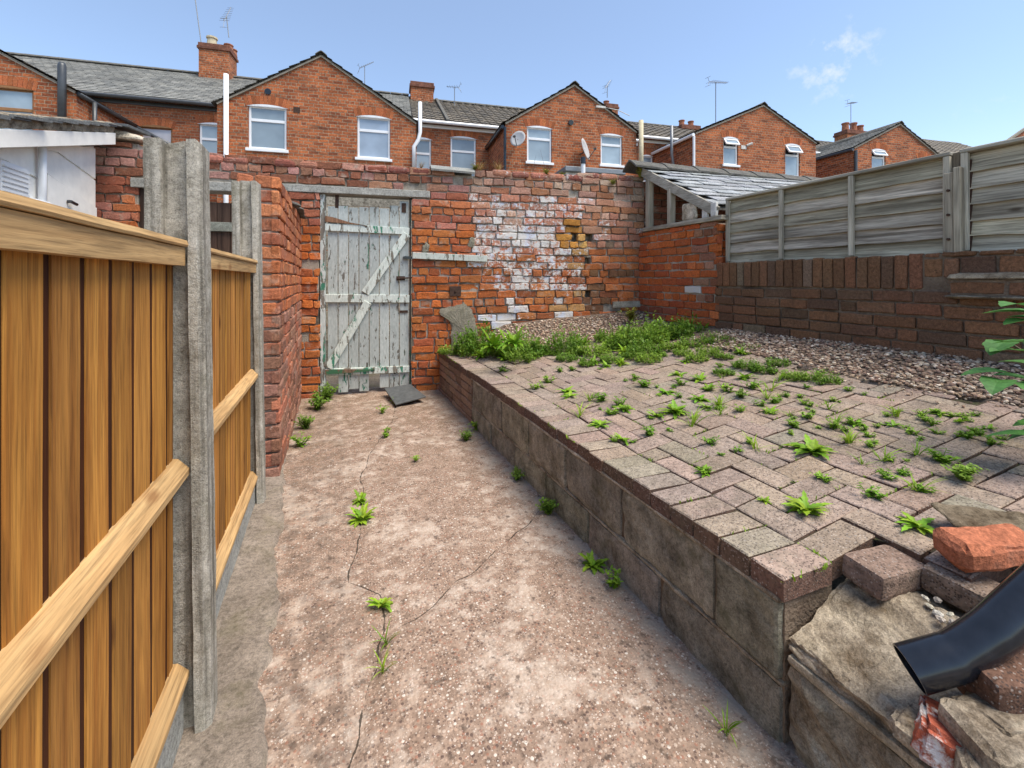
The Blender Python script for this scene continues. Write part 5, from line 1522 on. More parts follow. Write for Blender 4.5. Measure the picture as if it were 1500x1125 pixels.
def wing(label, xl, zl, xa, za, xr_, zr_, wins, roofmat='tile', cap='ridge', extra=None, sides=(True, True), slope_wave=0.3):
    h = thing('brick_house', label, 'house', ((xl + xr_) / 2, YW, 0), 'r', 'gabled brick houses along the row')
    def topf(x): return zl + (za - zl) * (x - xl) / (xa - xl) if x < xa else za + (zr_ - za) * (x - xa) / (xr_ - xa)
    b = MB()
    wall_holes(b, xl, xr_, 0, topf, [w[:4] for w in wins], YW, brk=(xa,))
    for x, z, on in ((xl, zl, sides[0]), (xr_, zr_, sides[1])):
        if on: b.add([(x, YW, 0), (x, YM + .02, 0), (x, YM + .02, z), (x, YW, z)], [(0, 1, 2, 3)], uvs=[[(0, 0), (2.3, 0), (2.3, z), (0, z)]])
    b.build('wall', M['hbrick'], h)
    for w in wins:
        k = dict(w[4]) if len(w) > 4 else {}
        window(h, *w[:4], YW, **k)
    yb = YM + (za - 6.2) / 0.6 + 0.2
    rf = MB()
    ov = 0.06
    for (x, z, sg) in ((xl, zl, -1), (xr_, zr_, 1)):
        d = Vector((xa - x, 0, za - z)); dn = d.normalized()
        O = Vector((x, YW - ov, z)) - dn * 0.12 + Vector((0, 0, 0.04))
        n = max(6, int((d.length + .12) / 0.27))
        roof_plane(rf, O, (0, yb - YW + ov, 0), tuple(d + dn * 0.12), n, wave=0)
    rf.build('roof', M[roofmat], h)
    vg = MB()
    for (x, z) in ((xl, zl), (xr_, zr_)):
        vg.beam((x, YW - 0.02, z - 0.015), (xa, YW - 0.02, za - 0.015), 0.05, 0.05)
    vg.build('verge', M['verge'], h)
    b = MB()
    y = YW - 0.08
    while y < yb:
        half_ridge(b, (xa, y, za + 0.10), (xa, y + 0.43, za + 0.10), 0.14, 0.10, 0.02); y += 0.45
    b.build('ridge_tiles', M[cap], h)
    return h

GL = {'glass': 'glass'}; FR_ = {'glass': 'glass_frost'}
h1 = wing('gabled brick house with two white windows and a white soil pipe at its left corner', -4.138, 5.46, -1.80, 6.91, 0.567, 5.40,
          [(-3.47, -2.61, 4.43, 5.50), (-0.94, -0.11, 4.38, 5.47, FR_)], 'slate')
h2 = wing('gabled brick house with two satellite dishes, right of the tiled roof', 3.021, 5.62, 5.115, 6.94, 7.157, 5.72,
          [(3.665, 4.42, 4.59, 5.60), (5.97, 6.69, 4.66, 5.57)], 'tile')
h3 = wing('gabled brick house with two propped open top lights, above the slate roofed shed', 9.245, 5.87, 11.87, 7.02, 14.105, 5.93,
          [(10.32, 10.89, 4.95, 5.83, {'open_top': True, 'arch': True}), (12.80, 13.42, 4.72, 5.80, {'open_top': True})], 'tile')
h4 = wing('smallest gabled brick house at the far right with a grey roof slope', 15.794, 5.90, 18.0, 6.95, 19.9, 5.95,
          [(16.66, 17.33, 5.10, 5.92, {'open_top': True}), (18.95, 19.5, 4.9, 5.75)], 'slate')
h0 = wing('gabled brick house at the far left edge with a brown framed window', -12.4, 5.45, -9.65, 6.88, -6.923, 5.42,
          [(-8.95, -7.70, 4.0, 5.40, {'frame': 'timberframe'})], 'tile')

# small details on the wings
d = MB(); d.tube([(-3.03, YW - .02, 5.86), (-3.03, YW + .05, 5.86)], 0.075, 14); d.build('vent', M['black'], h1)
d = MB(); d.box((-2.45, YW - .012, 5.40), (-2.30, YW + .02, 5.54), (.3, .3, .3, 1)); d.build('air_brick', M['iron'], h1)
d = MB(); d.tube([(-3.92, YW - 0.08, 0.5), (-3.92, YW - 0.08, 6.15)], 0.055, 12); d.build('soil_pipe', M['upvc'], h1, smooth=True)
d = MB(); d.tube([(0.50, YW - 0.07, 4.2), (0.50, YW - 0.07, 4.75), (0.62, YW - 0.07, 4.95), (0.66, YW - 0.07, 5.15), (0.66, YW - 0.07, 5.95)], 0.05, 12); d.build('soil_pipe', M['upvc'], h1, smooth=True)
d = MB(); d.tube([(4.98, YW - 0.02, 5.80), (4.98, YW - 0.10, 5.79)], 0.075, 14); d.build('flue_outlet', M['black'], h2)
d = MB(); d.tube([(7.25, YW - 0.12, 4.2), (7.25, YW - 0.12, 6.05)], 0.07, 12); d.build('soil_pipe', M['creampot'], h2, smooth=True)
d = MB(); d.tube([(6.1, YW - 0.04, 6.36), (6.5, YW - .05, 6.32), (6.9, YW - .06, 6.18)], 0.012, 8); d.box((5.8, YW - .06, 6.33), (6.1, YW - .0, 6.39)); d.build('security_lamp', M['dirtywhite'], h2)
d = MB(); d.tube([(3.0, YW - 0.06, 2.5), (3.0, YW - 0.06, 5.5)], 0.04, 10); d.tube([(2.95, YW, 5.52), (2.95, YM, 5.56)], 0.055, 8); d.build('gutter', M['black'], h2)
d = MB(); d.tube([(9.15, YW - .06, 5.80), (9.15, YM + .3, 5.84)], 0.055, 8); d.tube([(9.16, YW - .06, 3.4), (9.16, YW - .06, 5.75)], 0.04, 10); d.build('gutter', M['upvc'], h3)
d = MB(); d.tube([(9.1, YW + 0.9, 4), (9.1, YW + 0.9, 5.0), (8.95, YW + .8, 5.4), (8.95, YW + .8, 6.35)], 0.05, 10); d.build('soil_pipe', M['aerial'], h3, smooth=True)
d = MB(); d.tube([(11.2, YW - .03, 5.62), (11.35, YW - .12, 5.68)], 0.04, 8); d.box((11.0, YW - .02, 5.5), (11.2, YW, 5.62)); d.build('lamp', M['dirtywhite'], h3)
d = MB(); d.tube([(15.72, YW - .05, 5.83), (15.72, YM + .3, 5.86)], 0.055, 8); d.tube([(15.85, YW - .05, 3.4), (15.85, YW - .05, 5.8)], 0.05, 10); d.tube([(15.72, YW + 1.9, 3.4), (15.72, YW + 1.9, 5.8)], 0.05, 10); d.build('gutter', M['dkmetal'], h4)
d = MB(); d.tube([(-6.86, YW - .03, 5.38), (-6.86, YM, 5.42)], 0.055, 8); d.tube([(-6.80, YW + .4, 4.2), (-6.80, YW + .4, 5.35)], 0.045, 10); d.tube([(-6.7, YM - .3, 5.3), (-5.65, YM - .3, 4.75)], 0.05, 10); d.build('gutter', M['dkmetal'], h0, smooth=True)
d = MB(); d.tube([(-7.13, YW - .10, 4.3), (-7.13, YW - .10, 5.95), (-7.13, YW - .10, 6.02)], [0.075, 0.075, 0.05], 14); d.build('flue_pipe', M['dkmetal'], h0, smooth=True)

# main ranges behind
def terrace(label, x0, x1, ze, zr_, wins, roofmat, wave, basx, gut='dkmetal'):
    t = thing('terraced_house', label, 'house', (basx, YM, 0), 'r', 'main ranges of the terrace behind the gables')
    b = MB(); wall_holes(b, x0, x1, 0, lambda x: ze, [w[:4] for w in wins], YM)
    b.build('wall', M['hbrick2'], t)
    for w in wins:
        window(t, *w[:4], YM, **(dict(w[4]) if len(w) > 4 else {}))
    rf = MB(); d = Vector((0, YR - YM + .18, zr_ - ze + 0.02)); n = int(d.length / (0.33 if wave else 0.2))
    roof_plane(rf, (x0, YM - .18, ze - .02), (x1 - x0, 0, 0), tuple(d), n, wave, 0.03 if wave else 0.018)
    rf.add([(x0, YR, zr_), (x1, YR, zr_), (x1, YR + 4, ze), (x0, YR + 4, ze)], [(0, 1, 2, 3)], uvs=[[(0, 0), (x1 - x0, 0), (x1 - x0, 4), (0, 4)]])
    rf.build('roof', M[roofmat], t)
    b = MB(); x = x0
    while x < x1 - .1:
        half_ridge(b, (x, YR, zr_ + 0.09), (min(x + 0.44, x1), YR, zr_ + 0.085), 0.15, 0.10, 0.02); x += 0.45
    b.build('ridge_tiles', M['ridge'], t)
    b = MB(); b.tube([(x0, YM - .24, ze - .05), (x1, YM - .24, ze - .07)], 0.055, 8); b.box((x0, YM - .04, ze - .18), (x1, YM - .001, ze - .08)); b.build('gutter', M[gut], t)
    return t
t1 = terrace('long terraced house with an old grey slate roof and a tall chimney on the left', -13.2, 0.55, 6.19, 8.62,
             [(-6.80, -6.02, 4.1, 5.46, {'frame': 'timberframe', 'glass': 'blind', 'style': 'plain'}), (-5.37, -4.62, 4.35, 5.66)], 'slate', 0, -6)
chimney(t1, -6.62, -5.68, 17.8, 18.6, 8.0, 9.50, [(-6.35, 18.2, 0.42, 'creampot', .17), (-5.82, 18.2, 0.22, 'pot', .15), (-5.8, 18.55, 0.22, 'pot', .15)])
t2 = terrace('terraced house with a brown pantiled roof and a squat chimney in the middle', 0.56, 8.55, 6.26, 8.52,
             [(0.60, 1.14, 4.3, 5.72, {'arch': True}), (1.76, 2.60, 4.5, 5.86)], 'tile', 0.30, 2.2, 'upvc')
chimney(t2, 0.62, 1.50, 17.9, 18.6, 8.0, 9.02, [])
d = MB(); d.beam((1.66, YM - .2, 6.30), (1.66, YR, 8.60), 0.10, 0.08); d.build('party_wall_ridge', M['ridge'], t2)
d = MB(); d.beam((-1.6, YM + 0.3, 6.45), (-1.6, YR, 8.66), 0.04, 0.03); d.build('lead_strip', M['aerial'], t1)
t3 = terrace('terraced house with a low brown tiled roof, right of the gable with satellite dishes', 8.56, 25, 6.40, 8.42,
             [(8.75, 9.2, 4.8, 5.75), (14.35, 14.9, 4.7, 5.7)], 'tile', 0.30, 12, 'upvc')
chimney(t3, 9.05, 9.62, 17.9, 18.6, 8.0, 9.0, [(9.2, 18.2, .22, 'pot', .13)])
chimney(t3, 12.9, 13.9, 17.9, 18.5, 8.0, 8.42, [(13.1, 18.2, .3, 'pot', .14), (13.6, 18.2, .3, 'pot', .14)])
chimney(t3, 22.7, 24.2, 17.8, 18.5, 7.5, 9.0, [(22.95, 18.1, .45, 'pot', .17), (23.5, 18.1, .5, 'pot', .17), (23.95, 18.1, .4, 'pot', .17)])
# far right house beyond
fh = thing('brick_house', 'distant brick house with a grey tiled roof rising above the fence at the right edge', 'house', (28, 16, 0), 'r')
b = MB()
b.add([(29.4, 15.2, 0), (34, 15.2, 0), (34, 15.2, 8.1), (31.6, 15.2, 9.15), (29.4, 15.2, 7.9)], [(0, 1, 2, 3, 4)], uvs=[[(0, 0), (4.6, 0), (4.6, 8), (2.2, 9), (0, 8)]])
b.add([(25.2, 15.2, 0), (29.4, 15.2, 0), (29.4, 15.2, 7.1), (25.2, 15.2, 7.1)], [(0, 1, 2, 3)], uvs=[[(0, 0), (4, 0), (4, 7), (0, 7)]])
b.build('wall', M['hbrick'], fh)
rf = MB(); roof_plane(rf, (24.6, 15.0, 7.0), (7.0, 0, 0), (0, 3.4, 2.2), 12, 0.3); rf.build('roof', M['tile'], fh)
b = MB(); b.beam((31.55, 15.15, 9.2), (29.3, 15.15, 7.95), .12, .1); b.build('verge', M['verge'], fh)
tr = thing('tree', 'small dark tree top showing between the far right rooftops', 'tree', (24.3, 21, 0), 'r')
b = MB(); b.tube([(24.3, 21, 0), (24.35, 21, 5), (24.3, 21.1, 8.5)], [.2, .14, .05], 8); b.build('trunk', M['twig'], tr)
b = MB(); rt_ = random.Random(3)
for k in range(1400):
    v = Vector((rt_.gauss(0, 1), rt_.gauss(0, 1), rt_.gauss(0, 1))).normalized() * rt_.random() ** .4
    p = Vector((24.3 + v.x * .95, 21 + v.y * .9, 8.35 + v.z * 1.15)); a = rt_.uniform(0, 6.28); s_ = rt_.uniform(.05, .1)
    e1 = Vector((math.cos(a), math.sin(a), rt_.uniform(-.5, .5))) * s_; e2 = Vector((-math.sin(a), math.cos(a), rt_.uniform(-.8, .8))) * s_ * .6
    f = rt_.uniform(.25, .6)
    b.add([p - e1, p + e2, p + e1, p - e2], [(0, 1, 2, 3)], (f, f, f, 1))
b.build('crown', M['herb'], tr)

# satellite dishes
def dish(x, z, r, yaw, tilt, label):
    t = thing('satellite_dish', label, 'satellite dish', (x, YW, z), 'r', 'satellite dishes on the gabled house')
    b = MB(); N, K = 20, 4; vs = [(0, 0, 0)]
    Mx = Matrix.Rotation(yaw, 3, 'Z') @ Matrix.Rotation(tilt, 3, 'X')
    C0 = Vector((x, YW - 0.26, z))
    for k in range(1, K + 1):
        for i in range(N):
            a = 2 * PI * i / N; q = r * k / K
            vs.append((q * math.cos(a), -0.18 * (q / r) ** 2 * r, q * 1.1 * math.sin(a)))
    vs = [C0 + Mx @ Vector(v) for v in vs]
    fs = [(0, 1 + i, 1 + (i + 1) % N) for i in range(N)]
    for k in range(K - 1):
        for i in range(N): fs.append((1 + k*N + i, 1 + (k+1)*N + i, 1 + (k+1)*N + (i + 1) % N, 1 + k*N + (i + 1) % N))
    b.add(vs, fs); o = b.build('reflector', M['dish'], t, smooth=True)
    m = o.modifiers.new('thickness', 'SOLIDIFY'); m.thickness = 0.012
    b = MB(); b.tube([(x, YW, z - .05), (x, YW - .15, z - .08), C0], 0.02, 8); b.build('bracket', M['dkmetal'], t)
    hd = C0 + Mx @ Vector((0, -r * 1.1, -r * .35))
    b = MB(); b.tube([C0 + Mx @ Vector((0, -0.05, -r * 1.05)), hd], 0.012, 6); b.tube([hd, hd + Vector((0, .08, .02))], 0.035, 8); b.build('receiver_arm', M['dkmetal'], t)
dish(3.33, 5.12, 0.22, rad(-38), rad(-18), 'small pale satellite dish left of the white window on the gabled house')
dish(5.32, 4.98, 0.29, rad(48), rad(-14), 'larger grey satellite dish between the two white windows, turned to the right')

# TV aerials
def aerial(x, y, z0, h, L, n, yaw, tilt, label, lean=0.0):
    t = thing('tv_aerial', label, 'aerial', (x, y, z0), 'r', 'tv aerials on the roofs')
    top = Vector((x + lean * h, y, z0 + h))
    b = MB(); b.tube([(x, y, z0), top], 0.016, 6); b.build('mast', M['aerial'], t)
    dv = Vector((math.cos(yaw) * math.cos(tilt), math.sin(yaw) * math.cos(tilt), math.sin(tilt)))
    b = MB(); p0 = top - dv * L * .35; p1 = top + dv * L * .65
    b.tube([p0, p1], 0.011, 5)
    sd_ = dv.cross(Vector((0, 0, 1))).normalized()
    for i in range(n):
        p = p0.lerp(p1, (i + .5) / n); w = 0.13 * (1.35 - .6 * i / n)
        b.tube([p - sd_ * w, p + sd_ * w], 0.006, 4)
    for s_ in (-1, 1):
        b.tube([p0, p0 + Vector((0, 0, s_ * .16)) - dv * .08], 0.008, 4); b.tube([p0 + Vector((0, 0, s_ * .16)) - dv * .08 - sd_ * .12, p0 + Vector((0, 0, s_ * .16)) - dv * .08 + sd_ * .12], 0.006, 4)
    b.build('antenna', M['aerial'], t)
aerial(-6.62, 18.0, 9.6, 2.0, 1.1, 9, rad(110), rad(15), 'tall tv aerial left of the big chimney, top of the mast near the photo edge', -0.12)
aerial(-5.75, 18.0, 9.9, 0.75, 0.9, 8, rad(80), rad(60), 'tv aerial on the right of the big chimney with an upright antenna', -0.1)
aerial(-1.2, 19.4, 8.4, 1.7, 0.7, 7, rad(20), rad(35), 'lone tv aerial above the tiled roof left of the squat chimney')
aerial(9.25, 18.2, 9.4, 0.55, 0.65, 6, rad(30), rad(50), 'tv aerial on the small chimney behind the dish house')
aerial(11.7, 14.2, 6.9, 1.75, 1.1, 10, rad(15), rad(10), 'tall tv aerial above the ridge of the house with open top lights')
aerial(2.3, 17.6, 8.1, 0.75, 0.5, 5, rad(160), rad(5), 'small tv aerial beside the squat chimney on the tiled roof')
aerial(23.2, 18.0, 8.3, 2.2, 0.9, 8, rad(15), rad(12), 'tv aerial above the small grey roof at the far right')

# white lean-to roof and flue just behind the back wall
lt = thing('lean_to', 'white flat roofed lean-to showing just above the top of the back wall', 'shed', (3.6, 9.0, 0), 'r')
b = MB(); b.box((3.55, 8.9, 0), (4.85, 10.6, 3.51)); b.build('wall', M['dirtywhite'], lt)
b = MB(); b.box((3.5, 8.8, 3.515), (4.92, 10.7, 3.62)); b.build('roof', M['aerial'], lt, bevel=.01)
b = MB(); b.tube([(3.84, 8.65, 2.3), (3.84, 8.65, 3.64)], 0.045, 12); b.tube([(3.84, 8.65, 3.64), (3.84, 8.65, 3.78)], 0.055, 12, col=(1, 1, 1, 1), m=1)
b.single('flue', [M['upvc'], M['black']], 'slim white flue with a black tip in front of the white lean-to', 'flue', base=(3.84, 8.65, 2.3), frame='r', smooth=False)

# ------------------------------------------------------------------ plants
def leaf(mb, base, az, L, w, rise, droop, col, seg=5, teeth=0.0, fold=0.25, r=None):
    d = Vector((math.cos(az), math.sin(az), 0)); s = Vector((-math.sin(az), math.cos(az), 0))
    base = Vector(base); vs = []
    el = rise; p = base.copy()
    for i in range(seg + 1):
        t = i / seg
        ww = w * (math.sin(PI * min(1, (t * 0.92 + 0.08)) ** 0.8)) ** 0.8 * (1 - teeth * (i % 2))
        if i == seg: ww = w * .04
        up = Vector((0, 0, 1))
        vs += [p - s * ww + up * ww * fold, p.copy(), p + s * ww + up * ww * fold]
        el2 = el - droop * t
        p = p + (d * math.cos(el2) + Vector((0, 0, 1)) * math.sin(el2)) * (L / seg)
    fs = []
    for i in range(seg):
        a = i * 3
        fs += [(a, a + 1, a + 4, a + 3), (a + 1, a + 2, a + 5, a + 4)]
    mb.add(vs, fs, col)

def v_rosette(seed, n=16, L=0.07):
    n = int(n * 1.5)
    r = random.Random(seed); mb = MB()
    for i in range(n):
        f = r.uniform(.65, 1.25)
        leaf(mb, (r.uniform(-.006, .006), r.uniform(-.006, .006), 0), i * 2.399 + r.uniform(-.3, .3), L * r.uniform(.35, 1.1), L * r.uniform(.13, .20), r.uniform(.2, 1.2), r.uniform(.5, 1.5), (f * r.uniform(.85, 1.2), f, f * .75, 1), 8, 0.40)
    return mb
def v_sprig(seed, n=9, H=0.05, leafn=7, ls=0.014):
    r = random.Random(seed); mb = MB()
    for i in range(n):
        az = r.uniform(0, 6.28); lean = r.uniform(.15, 1.0); h = H * r.uniform(.5, 1.1)
        top = Vector((math.cos(az) * math.sin(lean) * h, math.sin(az) * math.sin(lean) * h, math.cos(lean) * h))
        b0 = Vector((r.uniform(-.01, .01), r.uniform(-.01, .01), 0))
        mid = b0 + top * .5 + Vector((0, 0, h * .08))
        mb.tube([b0, mid, b0 + top], [.0012, .001, .0006], 3, False, (.8, .9, .5, 1))
        for k in range(leafn):
            t = (k + .6) / leafn; p = b0.lerp(mid, t * 2) if t < .5 else mid.lerp(b0 + top, t * 2 - 1)
            f = r.uniform(.55, 1.3)
            leaf(mb, p, r.uniform(0, 6.28), ls * r.uniform(.7, 1.5), ls * r.uniform(.22, .36), r.uniform(-.1, .8), r.uniform(0, .8), (f, f, f * .85, 1), 3)
    return mb
def v_mat(seed, n=70, R0=.11, H=.10, ls=.020):
    r = random.Random(seed); mb = MB()
    for i in range(n):
        q = R0 * math.sqrt(r.random()); az = r.uniform(0, 6.28)
        b0 = Vector((math.cos(az) * q, math.sin(az) * q, 0))
        h = H * r.uniform(.35, 1.1) * (1.1 - .6 * q / R0)
        ln = r.uniform(.1, .7); a2 = az + r.uniform(-1, 1)
        top = b0 + Vector((math.cos(a2) * math.sin(ln) * h, math.sin(a2) * math.sin(ln) * h, math.cos(ln) * h))
        mb.tube([b0, top], [.0014, .0006], 3, False, (.8, .9, .5, 1))
        for k in range(8):
            p = b0.lerp(top, (k + .8) / 8.0); f = r.uniform(.6, 1.25)
            leaf(mb, p, r.uniform(0, 6.28), ls * r.uniform(.7, 1.7), ls * r.uniform(.24, .42), r.uniform(-.1, .9), r.uniform(0, .9), (f * r.uniform(.9, 1.15), f, f * .8, 1), 3)
    return mb
def v_grass(seed, n=14, H=0.09):
    r = random.Random(seed); mb = MB()
    for i in range(n):
        f = r.uniform(.6, 1.2)
        leaf(mb, (r.uniform(-.008, .008), r.uniform(-.008, .008), 0), r.uniform(0, 6.28), H * r.uniform(.5, 1.2), .0022, r.uniform(.7, 1.45), r.uniform(.4, 1.4), (f * 1.1, f, f * .7, 1), 5)
    return mb
def tomesh(mb, name, mat):
    o = mb.build(name, mat); me = o.data
    BASE.pop(o.name, None); bpy.data.objects.remove(o)
    return me
ROS = [tomesh(v_rosette(k, 12 + 3 * k, .06), 'weed', M['weed']) for k in range(4)]
SPR = [tomesh(v_sprig(k + 10, 10, .05, 7), 'weed', M['weed']) for k in range(4)]
GRA = [tomesh(v_grass(k + 20, 12 + 4 * k), 'grass_tuft', M['weed']) for k in range(3)]
CLU = [tomesh(v_sprig(k + 30, 34, .15, 13, .026), 'weed_clump', M['herb']) for k in range(3)]
MAT = [tomesh(v_mat(k + 80, 80 + 10 * k, .11 + .02 * k, .09 + .02 * k), 'weed_clump', M['herb']) for k in range(3)]
BIG = [tomesh(v_rosette(k + 40, 26, .12), 'weed_clump', M['weed']) for k in range(2)]
MOS = [tomesh(v_sprig(k + 50, 22, .07, 9, .014), 'wall_plant', M['moss']) for k in range(2)]
DRY = [tomesh(v_grass(k + 60, 40, .16), 'dry_grass', M['dry']) for k in range(2)]
IVY = [tomesh(v_sprig(k + 70, 26, .12, 10, .026), 'wall_plant', M['moss']) for k in range(2)]

def plant(name, me, loc, s, label, cat, group=None, sq=1.0):
    o = bpy.data.objects.new(name, me); COL.objects.link(o)
    o.location = loc; o.scale = (s, s, s * sq); o.rotation_euler = (0, 0, rng.uniform(0, 6.28))
    props(o, label, cat, group)
    return o
def on_patio(u, v):
    a, b, c = ray(u, v)
    t = -0.7 / c
    for _ in range(12):
        x, y = a * t, b * t
        z = zp(x, min(y, 4.7)); g_h = gravel_h(x, y) if y < 4.6 else -1
        t = (max(z, g_h) - 1.2) / c
    return (a * t, b * t, 1.2 + c * t)
def on_floor(u, v):
    a, b, c = ray(u, v); t = -1.2 / c
    return (a * t, b * t, 0.0)

Z4 = lambda p: (900 + p[0] / 4.167, 480 + p[1] / 4.167)
Z6 = lambda p: (600 + p[0] / 2.727, 350 + p[1] / 2.727)
Z2 = lambda p: (1150 + p[0] / 4.286, 600 + p[1] / 4.286)
small = [Z4(p) for p in [(390,290),(400,350),(190,360),(400,430),(520,440),(470,600),(215,660),(270,545),(60,500),(60,690),(590,710),(560,890),(750,760),(860,745),(690,390),(840,370),(570,375),(640,480),(640,535),(570,490),(770,515),(930,430),(950,520),(985,460),(960,385),(1070,545),(1080,600),(1160,465),(1340,450),(1310,495),(1340,610),(1450,595),(1430,700),(900,480),(1290,940),(1000,330),(1130,310),(1250,300),(1250,350),(1430,390),(640,240),(650,310),(800,310),(740,240),(850,270),(430,210),(520,320),(1050,420),(1180,560),(320,400)]]
small += [Z6(p) for p in [(500,600),(550,575),(630,610),(640,630),(680,710),(770,645),(840,665),(860,690),(760,745),(800,700),(600,530),(650,525),(370,530),(690,490),(790,510),(930,590),(720,650),(900,560)]]
small += [Z2(p) for p in [(60,105),(310,110),(450,90),(500,130),(410,200),(540,230),(490,350),(620,320),(680,100),(800,160),(920,95),(970,30),(1090,75),(1280,120),(1300,220),(820,290),(980,330),(640,440),(740,400),(825,510),(560,560),(1360,190),(1150,180),(700,40),(860,40),(1200,40)]]
rp = random.Random(12)
for (u, v) in small:
    p = on_patio(u, v)
    if p[0] < 1.1: continue
    far = p[1] > 1.7
    me = rp.choice(SPR + ROS[:2]) if rp.random() < .8 else rp.choice(GRA)
    plant('weed', me, (p[0], p[1], p[2] - .004), rp.uniform(.7, 1.2) * (1.35 if far else 1.0), 'small bright green weed sprouting from a joint between the patio pavers', 'weed', 'small weeds between the pavers', .8)
    for _ in range(rp.choice((0, 1, 1, 2))):      # creeping along the joint
        q = (p[0] + rp.gauss(0, .05), p[1] + rp.gauss(0, .04))
        if q[0] < 1.1 or q[1] < front_limit(q[0]) + .05: continue
        plant('weed', rp.choice(SPR), (q[0], q[1], zp(*q) - .004), rp.uniform(.45, .9), 'small bright green weed sprouting from a joint between the patio pavers', 'weed', 'small weeds between the pavers', .7)
for (u, v, me, s, lb) in [
    (1180, 748, ROS[3], 1.25, 'largest bright dandelion rosette near the front of the patio'),
    (1190, 662, BIG[0], .85, 'broad weed rosette in the middle of the patio, behind the largest dandelion'),
    (990, 605, BIG[1], .8, 'bushy weed rosette left of centre on the patio'),
    (1085, 582, CLU[0], .42, 'dark leafy weed standing in the middle of the far patio'),
    (1412, 703, CLU[1], .5, 'dark green weed cushion on the right of the patio'),
    (1345, 772, ROS[1], 1.05, 'leafy weed between the loose orange brick and the largest dandelion'),
    (1032, 693, ROS[0], .7, 'two leaved weed on a near header paver at the patio edge'),
    (1380, 678, SPR[0], 1.3, 'low spreading weed left of the dark weed cushion'),
    (1120, 735, ROS[2], .5, 'flat pale weed just left of the largest dandelion')]:
    p = on_patio(u, v)
    plant('weed', me, p, s * 1.1, lb, 'weed', None, .7)
# weeds on the path and along the wall foot
for (u, v, me, s, lb) in [
    (530, 762, ROS[3], 1.15, 'bright green weed rosette growing in the long path crack'),
    (528, 735, ROS[2], .9, 'thin weed just behind the bright rosette in the path crack'),
    (560, 888, ROS[0], .8, 'small weed where the two path cracks nearly meet'),
    (566, 945, GRA[0], .75, 'wispy grass tuft in the near part of the path crack'),
    (562, 985, GRA[0], .7, 'grass tuft nearest the camera in the path crack'),
    (565, 640, SPR[1], 1.2, 'small weed in the far path crack in front of the slate'),
    (560, 605, SPR[2], 1.2, 'small weed beside the loose slate'),
    (683, 645, CLU[2], .42, 'upright leafy weed on the path near the brick end of the low wall'),
    (700, 630, SPR[3], 1.4, 'low weed against the foot of the low wall at its brick end'),
    (757, 703, CLU[0], .36, 'dark weed at the foot of the block wall, farthest of the wall foot weeds'),
    (803, 752, CLU[1], .42, 'weed at the foot of the block wall, second from the far end'),
    (868, 830, ROS[2], 1.0, 'yellow green weed at the foot of the block wall by a vertical joint'),
    (900, 860, SPR[0], 1.0, 'small weed at the foot of the block wall nearest the camera'),
    (1065, 1075, GRA[0], .7, 'grass sprig in the near corner between the path and the wall foot'),
    (610, 675, SPR[2], .7, 'tiny weed alone in the middle of the path'),
    (480, 585, CLU[2], .85, 'leafy weed by the left foot of the white gate'),
    (465, 600, CLU[0], .8, 'leafy weed at the foot of the narrow brick wall near the gate'),
    (448, 628, CLU[1], .6, 'trailing weed along the foot of the narrow brick wall'),
    (440, 655, SPR[0], 1.6, 'sparse weed along the foot of the narrow brick wall, nearest the fence'),
    (577, 592, GRA[0], .8, 'grass tuft under the gap in the white gate')]:
    p = on_floor(u, v)
    x = min(p[0], 1.06)
    if u < 500: x = max(p[0], -0.28)
    plant('weed' if me not in GRA else 'grass_tuft', me, (x, p[1], 0.0), s * 1.3, lb, 'weed' if me not in GRA else 'grass', None, 1.0)
# lush band at the back of the patio
band = []
for (u, v, s, k) in [(655, 505, .95, 0), (672, 508, 1.1, 1), (700, 512, 1.25, 2), (722, 512, 1.3, 0), (745, 517, 1.25, 1), (765, 520, 1.1, 2), (783, 522, .9, 0), (705, 524, .8, 1), (740, 527, .8, 2),
                     (830, 515, 1.05, 2), (842, 520, .7, 0), (885, 512, .7, 1), (905, 512, .9, 0), (925, 508, 1.1, 1), (945, 505, 1.2, 2), (965, 500, 1.2, 0), (985, 495, 1.2, 1), (1005, 494, 1.0, 2), (1030, 495, 1.05, 0), (1050, 492, 1.0, 1), (1072, 500, .8, 2),
                     (860, 535, .5, 0), (895, 530, .6, 1), (930, 525, .6, 2), (965, 522, .55, 0), (1000, 520, .5, 1), (1040, 520, .55, 2), (1075, 512, .6, 0), (1100, 515, .6, 1), (1145, 500, .5, 2), (1190, 505, .35, 0), (1120, 545, .6, 0), (1165, 555, .5, 1), (1210, 560, .45, 2), (1140, 535, .5, 1), (812, 520, .6, 0), (855, 505, .8, 1), (872, 520, .8, 2), (890, 500, .9, 0), (915, 520, .8, 1), (945, 518, .8, 2), (985, 512, .8, 0), (1015, 508, .8, 1), (1048, 506, .8, 2), (660, 518, .8, 1), (690, 498, 1.2, 2), (720, 500, 1.3, 1), (752, 508, 1.1, 0), (690, 520, .9, 2), (725, 520, .9, 0), (765, 528, .8, 2), (830, 528, .6, 1), (870, 532, .6, 0), (910, 535, .55, 1), (950, 530, .6, 2), (1085, 520, .6, 1), (1060, 525, .5, 0), (1020, 528, .5, 2), (1110, 505, .6, 1), (1060, 548, .5, 0), (1095, 540, .5, 2)]:
    band.append((u, v, s, k))
for (u, v, s, k) in band:
    p = on_patio(u, v)
    left = u < 800
    plant('weed_clump', MAT[k] if rp.random() < .8 else BIG[k % 2], p, s * (1.2 if s > .7 else 1.15),
          'bushy green weeds massed at the left of the patio by the cement patch' if left else 'leafy green weeds in the band across the back right of the patio',
          'weeds', 'weeds at the left back of the patio' if left else 'weeds at the right back of the patio', 1.6 if s > .85 else 1.1)
